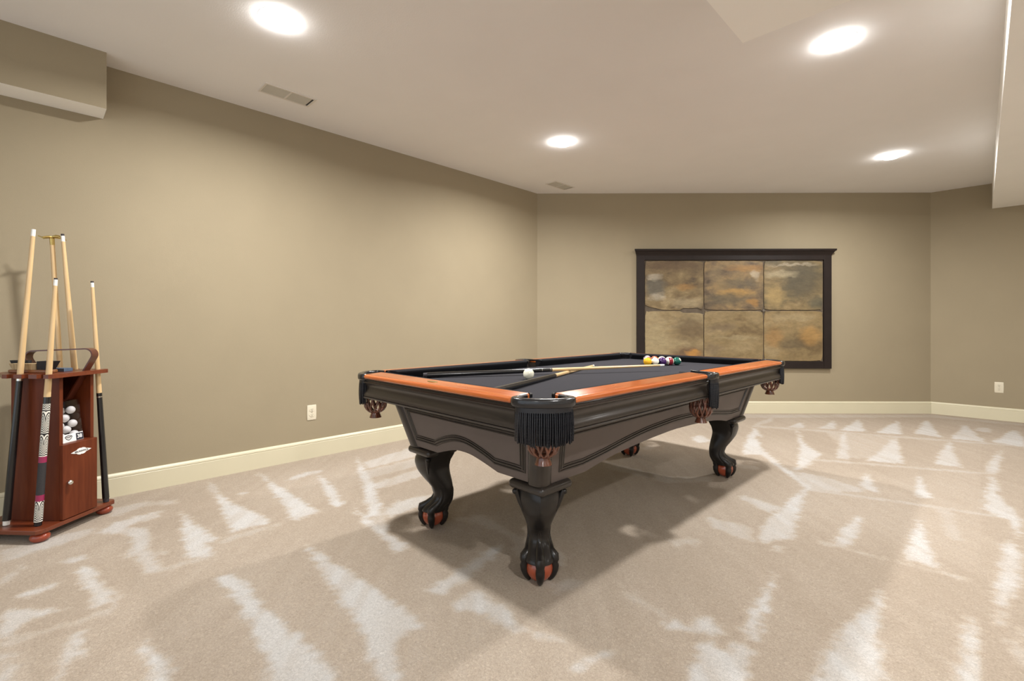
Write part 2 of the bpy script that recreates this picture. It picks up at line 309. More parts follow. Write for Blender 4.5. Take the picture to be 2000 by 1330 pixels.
def make_floor():
    xs = np.concatenate([np.arange(WX-.05, .6, .0125), np.linspace(.65, XR, 8)])
    ys = np.concatenate([np.linspace(YF, -.3, 8), np.arange(-.25, 3.8, .0125), np.arange(3.8, BY+.05, .018), [BY+.06]])
    X, Y = np.meshgrid(xs, ys, indexing='ij'); nx, ny = X.shape
    x = X.ravel(); y = Y.ravel(); val = np.zeros(x.size)
    jx = x+.014*smooth_noise(x, y, 1, 5)+.009*smooth_noise(x, y, 2, 30)+.016*np.random.RandomState(5).uniform(-1, 1, x.size)
    jy = y+.014*smooth_noise(x, y, 3, 5)+.009*smooth_noise(x, y, 4, 30)+.016*np.random.RandomState(6).uniform(-1, 1, x.size)
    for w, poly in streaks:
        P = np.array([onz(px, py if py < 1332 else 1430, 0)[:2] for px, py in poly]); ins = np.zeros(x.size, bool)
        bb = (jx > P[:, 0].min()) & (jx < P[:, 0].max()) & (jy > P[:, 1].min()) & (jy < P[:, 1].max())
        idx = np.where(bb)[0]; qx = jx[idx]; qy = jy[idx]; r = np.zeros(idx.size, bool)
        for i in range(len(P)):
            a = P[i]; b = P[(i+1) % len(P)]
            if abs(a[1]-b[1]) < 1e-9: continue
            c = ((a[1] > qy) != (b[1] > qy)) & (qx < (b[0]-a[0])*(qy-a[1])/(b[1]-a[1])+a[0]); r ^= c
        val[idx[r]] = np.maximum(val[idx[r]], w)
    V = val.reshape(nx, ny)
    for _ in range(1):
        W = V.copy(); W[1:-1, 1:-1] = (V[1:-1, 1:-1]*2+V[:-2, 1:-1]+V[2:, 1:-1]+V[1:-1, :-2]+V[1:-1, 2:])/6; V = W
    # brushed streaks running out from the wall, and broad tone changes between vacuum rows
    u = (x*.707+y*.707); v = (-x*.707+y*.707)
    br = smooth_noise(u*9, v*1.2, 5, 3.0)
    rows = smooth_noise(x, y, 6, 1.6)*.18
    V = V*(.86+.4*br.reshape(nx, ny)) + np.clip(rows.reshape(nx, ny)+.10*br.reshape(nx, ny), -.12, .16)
    ii = np.arange(nx*ny).reshape(nx, ny)
    F = np.stack([ii[:-1, :-1], ii[1:, :-1], ii[1:, 1:], ii[:-1, 1:]], -1).reshape(-1, 4)
    me = bpy.data.meshes.new('floor'); me.vertices.add(nx*ny); co = np.stack([x, y, np.zeros(x.size)], -1).astype('f')
    me.vertices.foreach_set('co', co.ravel()); me.loops.add(F.size); me.loops.foreach_set('vertex_index', F.ravel().astype('i'))
    me.polygons.add(len(F)); me.polygons.foreach_set('loop_start', (np.arange(len(F))*4).astype('i'))
    me.update(calc_edges=True)
    at = me.attributes.new('nap', 'FLOAT', 'POINT'); at.data.foreach_set('value', V.ravel().astype('f'))
    m, nt, b = newmat('beige_carpet'); b.inputs['Roughness'].default_value = .95; b.inputs['Specular IOR Level'].default_value = .1
    a = N(nt, 'ShaderNodeAttribute', attribute_name='nap'); tc = N(nt, 'ShaderNodeTexCoord')
    n1 = N(nt, 'ShaderNodeTexNoise', Scale=170.0, Detail=4.0, Roughness=.7); nt.links.new(tc.outputs['Object'], n1.inputs['Vector'])
    n2 = N(nt, 'ShaderNodeTexNoise', Scale=24.0, Detail=3.0); nt.links.new(tc.outputs['Object'], n2.inputs['Vector'])
    ma = N(nt, 'ShaderNodeMath', operation='MULTIPLY_ADD'); nt.links.new(n1.outputs[0], ma.inputs[0]); ma.inputs[1].default_value = .5; ma.inputs[2].default_value = -.25
    ad = N(nt, 'ShaderNodeMath', operation='ADD'); nt.links.new(a.outputs['Fac'], ad.inputs[0]); nt.links.new(ma.outputs[0], ad.inputs[1])
    mb_ = N(nt, 'ShaderNodeMath', operation='MULTIPLY_ADD'); nt.links.new(n2.outputs[0], mb_.inputs[0]); mb_.inputs[1].default_value = .16; nt.links.new(ad.outputs[0], mb_.inputs[2])
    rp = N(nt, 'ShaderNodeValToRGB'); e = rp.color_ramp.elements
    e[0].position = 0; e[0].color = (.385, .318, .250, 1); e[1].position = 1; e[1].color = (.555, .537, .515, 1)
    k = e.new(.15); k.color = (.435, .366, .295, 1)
    nt.links.new(mb_.outputs[0], rp.inputs[0])
    n4 = N(nt, 'ShaderNodeTexNoise', Scale=120.0, Detail=5.0, Roughness=.75, Distortion=1.2); nt.links.new(tc.outputs['Object'], n4.inputs['Vector'])
    m4 = N(nt, 'ShaderNodeMapRange'); m4.inputs[1].default_value = .3; m4.inputs[2].default_value = .7; m4.inputs[3].default_value = .76; m4.inputs[4].default_value = 1.22; nt.links.new(n4.outputs[0], m4.inputs[0])
    vs_ = N(nt, 'ShaderNodeVectorMath', operation='SCALE'); nt.links.new(rp.outputs[0], vs_.inputs[0]); nt.links.new(m4.outputs[0], vs_.inputs['Scale'])
    nt.links.new(vs_.outputs[0], b.inputs['Base Color'])
    bp = N(nt, 'ShaderNodeBump', Strength=.6, Distance=.01); nt.links.new(n4.outputs[0], bp.inputs['Height']); nt.links.new(bp.outputs[0], b.inputs['Normal'])
    me.materials.append(m); o = bpy.data.objects.new('floor', me); COL.objects.link(o); struct(o)
make_floor()

# ------------------------------------------------------------------ room shell
def wallquad(name, p, q, z0, z1, m, t=.1, side=1):
    d = Vector((q[0]-p[0], q[1]-p[1])).normalized(); n = Vector((d.y, -d.x))*side*-1   # outward
    P = [(p[0], p[1]), (q[0], q[1]), (q[0]+n.x*t, q[1]+n.y*t), (p[0]+n.x*t, p[1]+n.y*t)]
    return struct(MB().prism(P, z0, z1).build(name, m))
wallquad('wall_left', (WX, YF), C1, 0, HC, M['wall'])
wallquad('wall_diagonal', C1, C2, 0, HC, M['wall'])
wallquad('wall_back', C2, (XR, BY), 0, HC, M['wall'])
wallquad('wall_right', (XR, BY), (XR, YF), 0, HC, M['white_drywall'])
struct(MB().prism([(WX-.1, YF-.1), (XR+.1, YF-.1), (XR+.1, BY+.1), (C2[0], BY+.1), (C1[0]-.1, C1[1])], HC, HC+.08).build('ceiling', M['ceil']))
# dropped ceiling sections (soffits)
struct(MB().prism([(.085, BY+.001), (.085, 2.24), (-.76, 2.24), (-.76, YF), (XR, YF), (XR, BY+.001)], HS, HC+.01).build('ceiling_soffit', M['white_drywall']))
sl = MB(); y1 = .293; xw = WX+.185; zb = 2.249
sl.add([(WX, YF, zb), (xw, YF, zb), (xw, y1, zb), (WX, y1, zb), (WX, YF, HC+.01), (xw, YF, HC+.01), (xw, y1, HC+.01), (WX, y1, HC+.01)],
       [(1, 2, 6, 5), (2, 3, 7, 6), (3, 0, 4, 7), (0, 1, 5, 4)], 0)
sl.add([(WX, YF, zb), (xw, YF, zb), (xw, y1, zb), (WX, y1, zb)], [(3, 2, 1, 0)], 1)
struct(sl.build('wall_left_soffit', [M['wall'], M['white_drywall']]))
def baseboard(name, p, q, side=1, e0=0, e1=0):
    p = Vector(p); q = Vector(q); d = (q-p).normalized(); n = Vector((d.y, -d.x))*side
    prof = [(0, 0), (.016, 0), (.016, .112), (.0145, .114), (.0145, .116), (.017, .119), (.0155, .128), (.010, .133), (.009, .136), (.006, .1385), (0, .139)]
    mb = MB(); rings = []
    for P, e in ((p, e0), (q, e1)): rings.append([(P.x+n.x*o+d.x*e*o, P.y+n.y*o+d.y*e*o, z) for o, z in prof])
    mb.loft(rings); return struct(mb.build(name, M['trimpaint'], smooth=35))
t8 = math.tan(PI/8)
baseboard('baseboard_left', (WX, YF), C1, 1, 0, -t8)
baseboard('baseboard_diagonal', C1, C2, 1, t8, -t8)
baseboard('baseboard_back', C2, (XR, BY), 1, t8, 0)
baseboard('baseboard_right', (XR, BY), (XR, YF), 1)

# ------------------------------------------------------------------ recessed lights
def downlight(x, y, z, label, power=1.0):
    t = thing('recessed_light', label, 'ceiling light', (x, y, z), group='recessed ceiling lights')
    MB().lathe([(.094, 0), (.094, -.0012), (.079, -.0025), (.078, 0)], 40).build('trim_ring', M['ring'], t, 40)
    MB().lathe([(.078, -.001), (.078, -.008), (.072, -.017), (.054, -.026), (.025, -.030), (.001, -.031)], 40).build('lens', M['lens'], t, 60)
    l = bpy.data.lights.new('lamp', 'AREA'); l.shape = 'DISK'; l.size = .14; l.energy = LAMP_W*power; l.color = LAMP_COL; l.spread = math.radians(166)
    lo = bpy.data.objects.new('lamp', l); COL.objects.link(lo); lo.parent = t; lo.location = (0, 0, -.034)
    return t
downlight(-2.51, .87, HC, 'large round recessed ceiling light near the left wall and the near ceiling vent')
downlight(-2.50, 3.13, HC, 'round recessed ceiling light over the table, just before the far ceiling vent')
downlight(-.555, 3.065, HC, 'large bright recessed ceiling light beside the dropped ceiling panel, upper right')
downlight(-.58, 5.47, HC, 'farthest recessed ceiling light, in front of the wall with the framed tile panel', .8)
for (x, y, z, p) in ((.9, .6, HS, .85), (.9, -1.6, HS, .6), (2.6, 3.0, HS, .22), (1.6, 5.4, HS, .18)):  # unseen extra lamps, added as fill for the near carpet and room
    downlight(x, y, z, 'added unseen fill light built as a recessed ceiling light, behind or beside the camera', p)

# ------------------------------------------------------------------ vents and outlets
def vent(x, y, label):
    t = thing('ceiling_vent', label, 'air vent', (x, y, HC))
    w, l = .062, .15
    f = MB()
    for a, b in (((-w-.014, -l-.014, -.006), (-w, l+.014, 0)), ((w, -l-.014, -.006), (w+.014, l+.014, 0)), ((-w, -l-.014, -.006), (w, -l, 0)), ((-w, l, -.006), (w, l+.014, 0)), ((-w, -.006, -.006), (w, .006, 0))): f.box(a, b)
    f.build('frame', M['vent'], t, bevel=.002)
    MB().box((-w, -l, -.0015), (w, l, -.0005)).build('backing', M['slot'], t)
    for s in (0, 1):
        sl = MB()
        for k in range(7):
            xx = -w+.009+k*(2*w-.012)/6.6; y0, y1_ = (-l, -.006) if s == 0 else (.006, l-.012*s)
            dx = .0065
            sl.add([(xx-dx, y0, -.005), (xx+dx, y0, -.0018), (xx+dx, y1_, -.0018), (xx-dx, y1_, -.005), (xx-dx, y0, -.0042), (xx+dx, y0, -.001), (xx+dx, y1_, -.001), (xx-dx, y1_, -.0042)],
                   [(0, 1, 2, 3), (7, 6, 5, 4), (0, 4, 5, 1), (1, 5, 6, 2), (2, 6, 7, 3), (3, 7, 4, 0)])
        sl.build('louvers', M['vent_in'], t)
    return t
vent(-3.295, 1.20, 'white rectangular ceiling vent near the left wall, close to the camera')
vent(-3.30, 4.09, 'small far ceiling vent just before the corner of the left and diagonal walls')
def outlet(loc, rz, label):
    t = thing('wall_outlet', label, 'outlet', loc, rz)   # local +Y points out of the wall
    rb = MB(); rbox(rb, (0, .003, 0), (.036, .0035, .058), .003); rb.build('cover_plate', M['plastic'], t, 40)
    for s in (1, -1):
        r = MB().prism([(.0165*math.cos(a)*1.0, .0135*math.sin(a)) for a in [2*PI*k/20 for k in range(20)]], 0, .0025)
        so = r.build('receptacle', M['plastic'], t, 40, mw=frame_mw((0, .0064, s*.0195), (1, 0, 0), (0, 0, 1), (0, 1, 0)))
        sl = MB().box((-.0065, .002, .0026), (-.0045, .009, .0032)).box((.0045, .002, .0026), (.0065, .009, .0032)).lathe([(.0028, .0026), (.0028, .0032)], 10, (0, -.006))
        sl.build('slots', M['slot'], so)
    MB().lathe([(.003, 0), (.003, .001)], 10).build('screw', M['silver'], t, mw=frame_mw((0, .0065, 0), (1, 0, 0), (0, 0, 1), (0, 1, 0)))
outlet((WX, 1.522, .351), -PI/2, 'white wall outlet low on the left wall between cue rack and pool table')
outlet((.1375, BY, .354), PI, 'white duplex wall outlet low on the back wall at the right edge of the photo')

# ------------------------------------------------------------------ framed stone tile panel on the diagonal wall
dW = Vector((C2[0]-C1[0], C2[1]-C1[1])).normalized(); angW = math.atan2(dW.y, dW.x)
fr = thing('framed_tile_panel', 'dark framed panel of six mottled stone tiles hung on the far diagonal wall', 'wall art', (C1[0], C1[1], 0), angW)
# local: x along wall, -y out of wall
X0, X1, Z0, Z1 = 1.157, 3.405, .522, 1.848
fw_ = .088
for nm, a, b in (('frame_side', (X0, -.034, Z0), (X0+fw_, 0, Z1)), ('frame_side', (X1-fw_, -.034, Z0), (X1, 0, Z1)), ('frame_rail', (X0+fw_, -.033, Z0), (X1-fw_, 0, Z0+.083)), ('frame_rail', (X0+fw_, -.033, Z1-.066), (X1-fw_, 0, Z1))):
    MB().box(a, b).build(nm, M['frame'], fr, bevel=.003)
cr = MB(); prof = [(0, 1.835), (-.034, 1.835), (-.040, 1.85), (-.048, 1.862), (-.060, 1.880), (-.070, 1.886), (-.072, 1.907), (0, 1.907)]
rings = []
for sgn, xe in ((-1, X0), (1, X1)): rings.append([(xe+sgn*max(0, -(o+.034))*1.0, o, z) for o, z in prof])
cr.loft(rings).build('crown_molding', M['frame'], fr, bevel=.0015)
def tilemat(seed, pal, patch):
    m, nt, b = newmat('stone_tile_%s' % 'abcdef'[seed]); b.inputs['Roughness'].default_value = .5
    tc = N(nt, 'ShaderNodeTexCoord'); mp = N(nt, 'ShaderNodeMapping'); mp.inputs['Location'].default_value = (seed*3.1, seed*7.7, seed*1.3); mp.inputs['Scale'].default_value = (1, 1, 1.9)
    nt.links.new(tc.outputs['Object'], mp.inputs[0])
    n1 = N(nt, 'ShaderNodeTexNoise', Scale=2.6, Detail=8.0, Roughness=.62, Distortion=.4); nt.links.new(mp.outputs[0], n1.inputs['Vector'])
    rp = N(nt, 'ShaderNodeValToRGB'); el = rp.color_ramp.elements; el[0].position = .36; el[0].color = c4(pal[0]); el[1].position = .64; el[1].color = c4(pal[3])
    e = el.new(.45); e.color = c4(pal[1]); e = el.new(.56); e.color = c4(pal[2]); nt.links.new(n1.outputs[0], rp.inputs[0])
    last = rp.outputs[0]
    nw = N(nt, 'ShaderNodeTexNoise', Scale=9.0, Detail=5.0); nt.links.new(mp.outputs[0], nw.inputs['Vector'])
    wm = N(nt, 'ShaderNodeVectorMath', operation='MULTIPLY_ADD'); nt.links.new(nw.outputs['Color'], wm.inputs[0]); wm.inputs[1].default_value = (.16, 0, .12); nt.links.new(tc.outputs['Object'], wm.inputs[2])
    for (cx, cz, rx, rz, col, st) in patch:
        mq = N(nt, 'ShaderNodeMapping', vector_type='POINT'); mq.inputs['Location'].default_value = (-(cx+.08)/rx, 0, -(cz+.06)/rz); mq.inputs['Scale'].default_value = (1/rx, 0, 1/rz); nt.links.new(wm.outputs[0], mq.inputs[0])
        ln = N(nt, 'ShaderNodeVectorMath', operation='LENGTH'); nt.links.new(mq.outputs[0], ln.inputs[0])
        mr = N(nt, 'ShaderNodeMapRange'); mr.inputs[1].default_value = .5; mr.inputs[2].default_value = 1.15; mr.inputs[3].default_value = st; mr.inputs[4].default_value = 0; nt.links.new(ln.outputs['Value'], mr.inputs[0])
        mx = N(nt, 'ShaderNodeMix', data_type='RGBA'); nt.links.new(mr.outputs[0], mx.inputs[0]); nt.links.new(last, mx.inputs[6]); mx.inputs[7].default_value = c4(col); last = mx.outputs[2]
    # fine dark veining
    n3 = N(nt, 'ShaderNodeTexNoise', Scale=14.0, Detail=6.0, Roughness=.7); nt.links.new(mp.outputs[0], n3.inputs['Vector'])
    r3 = N(nt, 'ShaderNodeMapRange'); r3.inputs[1].default_value = .3; r3.inputs[2].default_value = .7; r3.inputs[3].default_value = .78; r3.inputs[4].default_value = 1.15; nt.links.new(n3.outputs[0], r3.inputs[0])
    vm = N(nt, 'ShaderNodeVectorMath', operation='SCALE'); nt.links.new(last, vm.inputs[0]); nt.links.new(r3.outputs[0], vm.inputs['Scale'])
    nt.links.new(vm.outputs[0], b.inputs['Base Color'])
    bp = N(nt, 'ShaderNodeBump', Strength=.2, Distance=.006); nt.links.new(n3.outputs[0], bp.inputs['Height']); nt.links.new(bp.outputs[0], b.inputs['Normal']); return m
dk, br_, tn, lt = (.070, .048, .026), (.140, .094, .042), (.205, .145, .066), (.275, .205, .105)
og = (.33, .17, .045); gr = (.095, .078, .048); ch = (.55, .48, .36)
tx = [1.249, 1.934, 2.626, 3.311]; tz_ = [.605, 1.196, 1.778]
pats = {(0, 1): ((dk, br_, tn, lt), [(-.05, .24, .5, .08, (.10, .06, .028), .8), (-.22, -.02, .13, .16, (.09, .08, .06), .85), (-.24, .10, .10, .04, ch, .38), (-.20, -.13, .11, .05, ch, .42), (.15, -.20, .22, .07, (.33, .26, .15), .7), (.13, -.02, .12, .05, og, .5)]),
        (1, 1): ((dk, (.13, .09, .05), (.24, .16, .07), tn), [(.15, .2, .25, .05, og, .6), (.03, -.08, .22, .06, (.36, .21, .06), .75), (-.1, -.16, .3, .08, gr, .7), (.08, .02, .25, .06, gr, .6), (.25, .13, .05, .06, ch, .42), (.23, -.2, .07, .05, og, .7), (-.2, .12, .1, .12, (.22, .16, .08), .5)]),
        (2, 1): ((gr, (.13, .10, .05), tn, lt), [(.1, .05, .27, .25, (.080, .066, .040), .9), (-.22, -.12, .13, .14, (.36, .25, .10), .65), (-.15, .13, .22, .05, (.34, .28, .17), .7), (.27, -.2, .1, .08, (.09, .08, .05), .8), (0, .24, .3, .02, ch, .3)]),
        (0, 0): ((tn, (.24, .175, .085), (.29, .225, .12), lt), [(.20, .08, .22, .16, (.125, .085, .042), .8), (.15, -.2, .20, .09, (.14, .085, .045), .95), (.22, -.2, .1, .04, (.45, .22, .05), .8), (-.2, -.05, .16, .2, (.32, .255, .14), .6)]),
        (1, 0): ((br_, tn, (.24, .175, .085), lt), [(-.15, .1, .22, .05, (.13, .09, .05), .7), (.05, -.02, .3, .03, (.31, .25, .14), .5), (-.25, -.15, .12, .08, (.17, .12, .07), .6), (.25, .2, .1, .06, lt, .5)]),
        (2, 0): ((br_, tn, (.235, .165, .075), lt), [(.2, .0, .16, .12, (.36, .20, .06), .6), (-.22, -.02, .12, .12, (.30, .17, .06), .6), (0, -.1, .18, .09, (.11, .08, .042), .75), (0, .22, .3, .06, (.32, .25, .14), .5)])}
rnd = random.Random(3)
for (i, j), (pal, patch) in pats.items():
    x0, x1, z0, z1 = tx[i]+.003, tx[i+1]-.003, tz_[j]+.004, tz_[j+1]-.004
    poly = []; n = 40; cx, cz = (x0+x1)/2, (z0+z1)/2; hx, hz = (x1-x0)/2, (z1-z0)/2
    for side in range(4):
        for k in range(n//2):
            s = -1+2*k/(n//2); c = abs(s)**8*.018; w = rnd.uniform(0, .0035)+c
            if side == 0: poly.append((s*hx, -hz+w))
            elif side == 1: poly.append((hx-w, s*hz))
            elif side == 2: poly.append((-s*hx, hz-w))
            else: poly.append((-hx+w, -s*hz))
    if (i, j) == (0, 1):  # broken lower edge
        poly = [(x, z+(.035*max(0, (-x-.1)/.2)**1.0 if z < -hz+.05 and x < -.1 else 0) + (.022 if z < -hz+.03 and .1 < x < .3 else 0)) for x, z in poly]
    if (i, j) == (0, 0):
        poly = [(x, z-(.02 if z > hz-.03 and x > .08 else 0)) for x, z in poly]
    mb = MB(); mb.loft([[(x, 0, z) for x, z in poly], [(x, -.010, z) for x, z in poly]])
    mb.build('stone_tile', tilemat(list(pats).index((i, j)), pal, patch), fr, loc=(cx, -.014, cz), bevel=.002)
MB().box((tx[0]-.004, -.015, tz_[0]-.01), (tx[3]+.004, -.001, tz_[2]+.006)).build('backing_board', mat('grout_brown', (.10, .075, .05), .8, .2, 20), fr)
MB().lathe([(.016, 0), (.016, .012), (.006, .018)], 16).build('round_boss', mat('worn_boss', (.12, .10, .075), .6, .2, 60), fr, 40, mw=frame_mw((2.622, -.022, 1.192), (1, 0, 0), (0, 0, 1), (0, -1, 0)))

# ------------------------------------------------------------------ pool table
TX, TY, DT = -1.623, 2.397, -.0135
HW, HL = .6707, 1.2625; ZB = .743; ZE = .769; ZT = .7875
T = thing('pool_table', 'black claw foot pool table with cherry rails, black cloth and fringed leather pockets', 'pool table', (TX, TY, 0), DT)
def sgn4(): return [(1, -1), (-1, -1), (-1, 1), (1, 1)]
# cabinet shell
def cab_half(z): t = (z-.41)*.27; return .445+t, 1.035+t
long_bot = [(0, .475), (.26, .466), (.5, .450), (.63, .433), (.75, .411), (1.2, .410)]
short_bot = [(0, .466), (.05, .464), (.13, .443), (.21, .418), (.6, .418)]
ss = sorted(set([-1+i/30 for i in range(61)] + [x/1.035*s for x, _ in long_bot[:-1] for s in (1, -1)] + [x/.445*s for x, _ in short_bot[:-1] for s in (1, -1)]))
ZC = .70
def cab_pt(side, s, z, off=0):
    a, b = cab_half(z)
    if side == 0: return (a+off, s*b, z)
    if side == 1: return (-s*a, b+off, z)
    if side == 2: return (-a-off, -s*b, z)
    return (s*a, -b-off, z)
def soft(x, tab, r, lim):
    if x > lim: return interp(x, tab)
    w = min(r, lim+r*.25-x); return sum(interp(abs(x+w*k/6), tab) for k in range(-6, 7))/13
def botz(side, s):
    return soft(abs(s)*1.035, long_bot, .07, .69) if side in (0, 2) else soft(abs(s)*.445, short_bot, .03, .19)
cab = MB()
for off in (0, -.022):
    for side in range(4):
        vs = []; fs = []; nv = 8
        for s in ss:
            z0 = botz(side, s)
            for k in range(nv+1): vs.append(cab_pt(side, s, z0+(ZC-z0)*k/nv, off))
        for i in range(len(ss)-1):
            for k in range(nv): fs.append((i*(nv+1)+k, (i+1)*(nv+1)+k, (i+1)*(nv+1)+k+1, i*(nv+1)+k+1))
        cab.add(vs, fs, 0)
for side in range(4):
    vs = []; fs = []
    for s in ss: z0 = botz(side, s); vs += [cab_pt(side, s, z0, 0), cab_pt(side, s, z0, -.022)]
    for i in range(len(ss)-1): fs.append((2*i, 2*i+2, 2*i+3, 2*i+1))
    cab.add(vs, fs, 0)
cabinet = cab.build('cabinet', M['espresso_panel'], T, 30)
long_mold = [(0, .536), (.3, .525), (.49, .503), (.66, .478), (.79, .464), (1.0, .466)]
short_mold = [(0, .526), (.06, .520), (.12, .502), (.165, .487), (.21, .467), (.5, .468)]
def mold_path(side):
    if side in (0, 2): xs = [.928, .86, .79, .74]+[.70-.05*k for k in range(14)]+[0]; pts = [(-.962, .612)]+[(-x, soft(x, long_mold, .07, .72)) for x in xs]
    else: xs = [.370, .29, .21, .195]+[.18-.02*k for k in range(9)]+[0]; pts = [(-.404, .612)]+[(-x, soft(x, short_mold, .03, .185)) for x in xs]
    pts = pts+[(-x, z) for x, z in reversed(pts[:-1])]
    out = []
    for (x, z) in pts: a, b = cab_half(z); out.append((x/(b if side in (0, 2) else a), z))
    out.append(out[0]); return out
for side in range(4):
    mb = MB(); pp = mold_path(side)
    for off, w in ((0, .0062), (-.0118, .0040), (.0118, .0040)):
        # offset the contour slightly inward / outward for a three-bead moulding
        c = (0, .55); P = []
        for s, z in pp:
            L = (1.1 if side in (0, 2) else .48); dx = -math.copysign(1, s)*off/L if abs(s) > .8 else 0; P.append((s+dx, z+off*(1 if z < .58 else -1)))
        dense = []
        for (s0, z0), (s1, z1) in zip(P, P[1:]):
            n = max(2, int(abs(s1-s0)*16))
            dense += [(s0+(s1-s0)*k/n, z0+(z1-z0)*k/n) for k in range(n)]
        dense.append(P[-1])
        nrm = [(1, 0, 0), (0, 1, 0), (-1, 0, 0), (0, -1, 0)][side]
        mb.tube([cab_pt(side, s, z, .0005) for s, z in dense], w, 6, up=nrm)
    mb.build('panel_molding', M['espresso'], cabinet, 40)
for sx, sy in sgn4():
    rings = []
    for z in [.412+(ZC-.412)*k/6 for k in range(7)]:
        a, b = cab_half(z); cx, cy = sx*(a-.030), sy*(b-.030); r = .0405
        rings.append([(cx+r*math.copysign(abs(math.cos(t))**.7, math.cos(t)), cy+r*math.copysign(abs(math.sin(t))**.7, math.sin(t)), z) for t in [2*PI*k/24 for k in range(24)]])
    MB().loft(rings).build('corner_post', M['espresso'], T, 40)
# legs
outer = [(.395, .070), (.375, .083), (.35, .094), (.33, .096), (.30, .088), (.277, .076), (.24, .044), (.207, .012), (.17, -.004), (.144, .002), (.130, .018), (.118, .034), (.105, .049), (.09, .058), (.078, .059), (.070, .054)]
inner_ = [(.395, .115), (.367, .107), (.337, .089), (.303, .082), (.266, .088), (.23, .097), (.19, .103), (.144, .098), (.118, .084), (.105, .073), (.09, .062), (.078, .059), (.070, .054)]
wid = [(.395, .100), (.37, .096), (.31, .082), (.27, .070), (.23, .056), (.19, .046), (.163, .043), (.140, .047), (.118, .053), (.105, .058), (.09, .060), (.078, .059), (.070, .054)]
def iz(z, tab): return interp(-z, [(-a, b) for a, b in tab])
legz = [.395, .385, .37, .355, .34, .325, .31, .295, .28, .265, .25, .235, .22, .205, .19, .175, .16, .145, .13, .118, .108, .098, .090, .084]
def make_leg(sx, sy):
    e = bpy.data.objects.new('leg', None)
    d = Vector((sx, sy, 0)).normalized(); q = Vector((-d.y, d.x, 0)); B = Vector((sx*.368, sy*.938-.015, 0))
    mb = MB(); rings = []
    for z in legz:
        o = iz(z, outer); i = iz(z, inner_); w = iz(z, wid); c = (o-i)/2; rd = (o+i)/2
        ex = 1.25+(2.1-1.25)*min(1, max(0, (.30-z)/.16))
        ring = []
        for k in range(32):
            t = 2*PI*k/32; cc, s_ = math.cos(t), math.sin(t); r = (abs(cc)**ex+abs(s_)**ex)**(-1/ex)
            ring.append(B+d*(c+rd*r*cc)+q*(w*r*s_)+Vector((0, 0, z)))
        rings.append(ring)
    mb.loft(rings)
    # four claws gripping the ball
    for k in range(4):
        a = PI/2*k; u = d*math.cos(a)+q*math.sin(a)
        P = []; rr = []
        for z, r in ((.200, .003), (.185, .006), (.170, .009), (.155, .011), (.140, .0135), (.126, .016), (.112, .0185)):
            o_ = iz(z, outer); i_ = iz(z, inner_); w_ = iz(z, wid); c_ = (o_-i_)/2; e = .55*r
            P.append(B+(d*(o_-e) if k == 0 else -d*(i_-e) if k == 2 else d*c_+u*(w_-e))+Vector((0, 0, z))); rr.append(r)
        for (r_, z), r in zip([(.0600, .098), (.0605, .086), (.0580, .074), (.0605, .062), (.0590, .046), (.054, .030), (.047, .016), (.040, .004)], [.0200, .0190, .0165, .0185, .0180, .0160, .0130, .007]):
            P.append(B+u*r_+Vector((0, 0, z))); rr.append(r)
        mb.tube(P, rr, 12, up=(d.x, d.y, 0) if k % 2 else (q.x, q.y, 0))
    for s in (1, -1):    # carved scroll wings at the knee
        P = []
        for z in (.268, .285, .305, .325, .345, .36, .37):
            w = iz(z, wid); P.append(B+q*s*(w-.013+(z-.268)*.12)+d*.012+Vector((0, 0, z)))
        mb.tube(P, [.002, .006, .0085, .010, .0105, .011, .010], 12)
        mb.sphere(P[-1]+q*s*.004+Vector((0, 0, -.007)), .0115, 14, 8)
    leg = mb.build('leg', M['blackwood'], T, 50)
    cp = MB(); rbox(cp, (sx*.372, sy*.952, .3935), (.095, .095, .0185), .018); cp.build('leg_cap', M['espresso'], leg, 50)
    MB().sphere((B.x, B.y, .0545), .0545, 28, 16).build('claw_ball', M['ballwood'], leg, 80)['label'] = 'reddish wooden ball gripped by the claw'
for sx, sy in sgn4(): make_leg(sx, sy)
# slate bed with pocket cut-outs
def bed_outline(hx, hy, rc, rs):
    P = []
    def corner(cx, cy, a0, a1, r):
        for k in range(9): a = a0+(a1-a0)*k/8; P.append((cx+r*math.cos(a), cy+r*math.sin(a)))
    c = .02
    corner(hx+c, -hy-c, PI, PI/2, rc)
    corner(hx+.03, 0, -PI/2-.3, -3*PI/2+.3, rs)
    corner(hx+c, hy+c, -PI/2, -PI, rc)
    corner(-hx-c, hy+c, 0, -PI/2, rc)
    corner(-hx-.03, 0, PI/2-.3, -PI/2+.3, rs)
    corner(-hx-c, -hy-c, PI/2, 0, rc)
    return P
MB().prism(bed_outline(.565, 1.155, .085, .062), ZB-.004, ZB).build('bed_cloth', M['cloth'], T)
MB().prism(bed_outline(.555, 1.145, .085, .062), ZB-.045, ZB-.0045).build('slate', M['espresso'], T)
# rails: local helper, rail along direction with outward normal
def rail_frame(side):
    # returns function (s along, u inward from outer edge, z) -> point
    if side == 0: return lambda s, u, z: (HW-u, s, z)
    if side == 1: return lambda s, u, z: (-s, HL-u, z)
    if side == 2: return lambda s, u, z: (-HW+u, -s, z)
    return lambda s, u, z: (s, -HL+u, z)
CUT = .153; SP = .054
CL = .158
segs = [(0, -HL+CL, -SP), (0, SP, HL-CL), (1, -HW+CUT, HW-CUT), (2, -HL+CL, -SP), (2, SP, HL-CL), (3, -HW+CUT, HW-CUT)]
cherry_prof = [(.004, ZE-.002), (0, ZE+.003), (-.0005, ZE+.008), (.0015, ZE+.013), (.006, ZT-.0026), (.011, ZT-.0010), (.0145, ZT-.0008), (.0152, ZT-.003), (.0168, ZT-.003), (.0175, ZT-.0006), (.060, ZT+.0022), (.092, ZT+.0042), (.092, ZE-.002)]
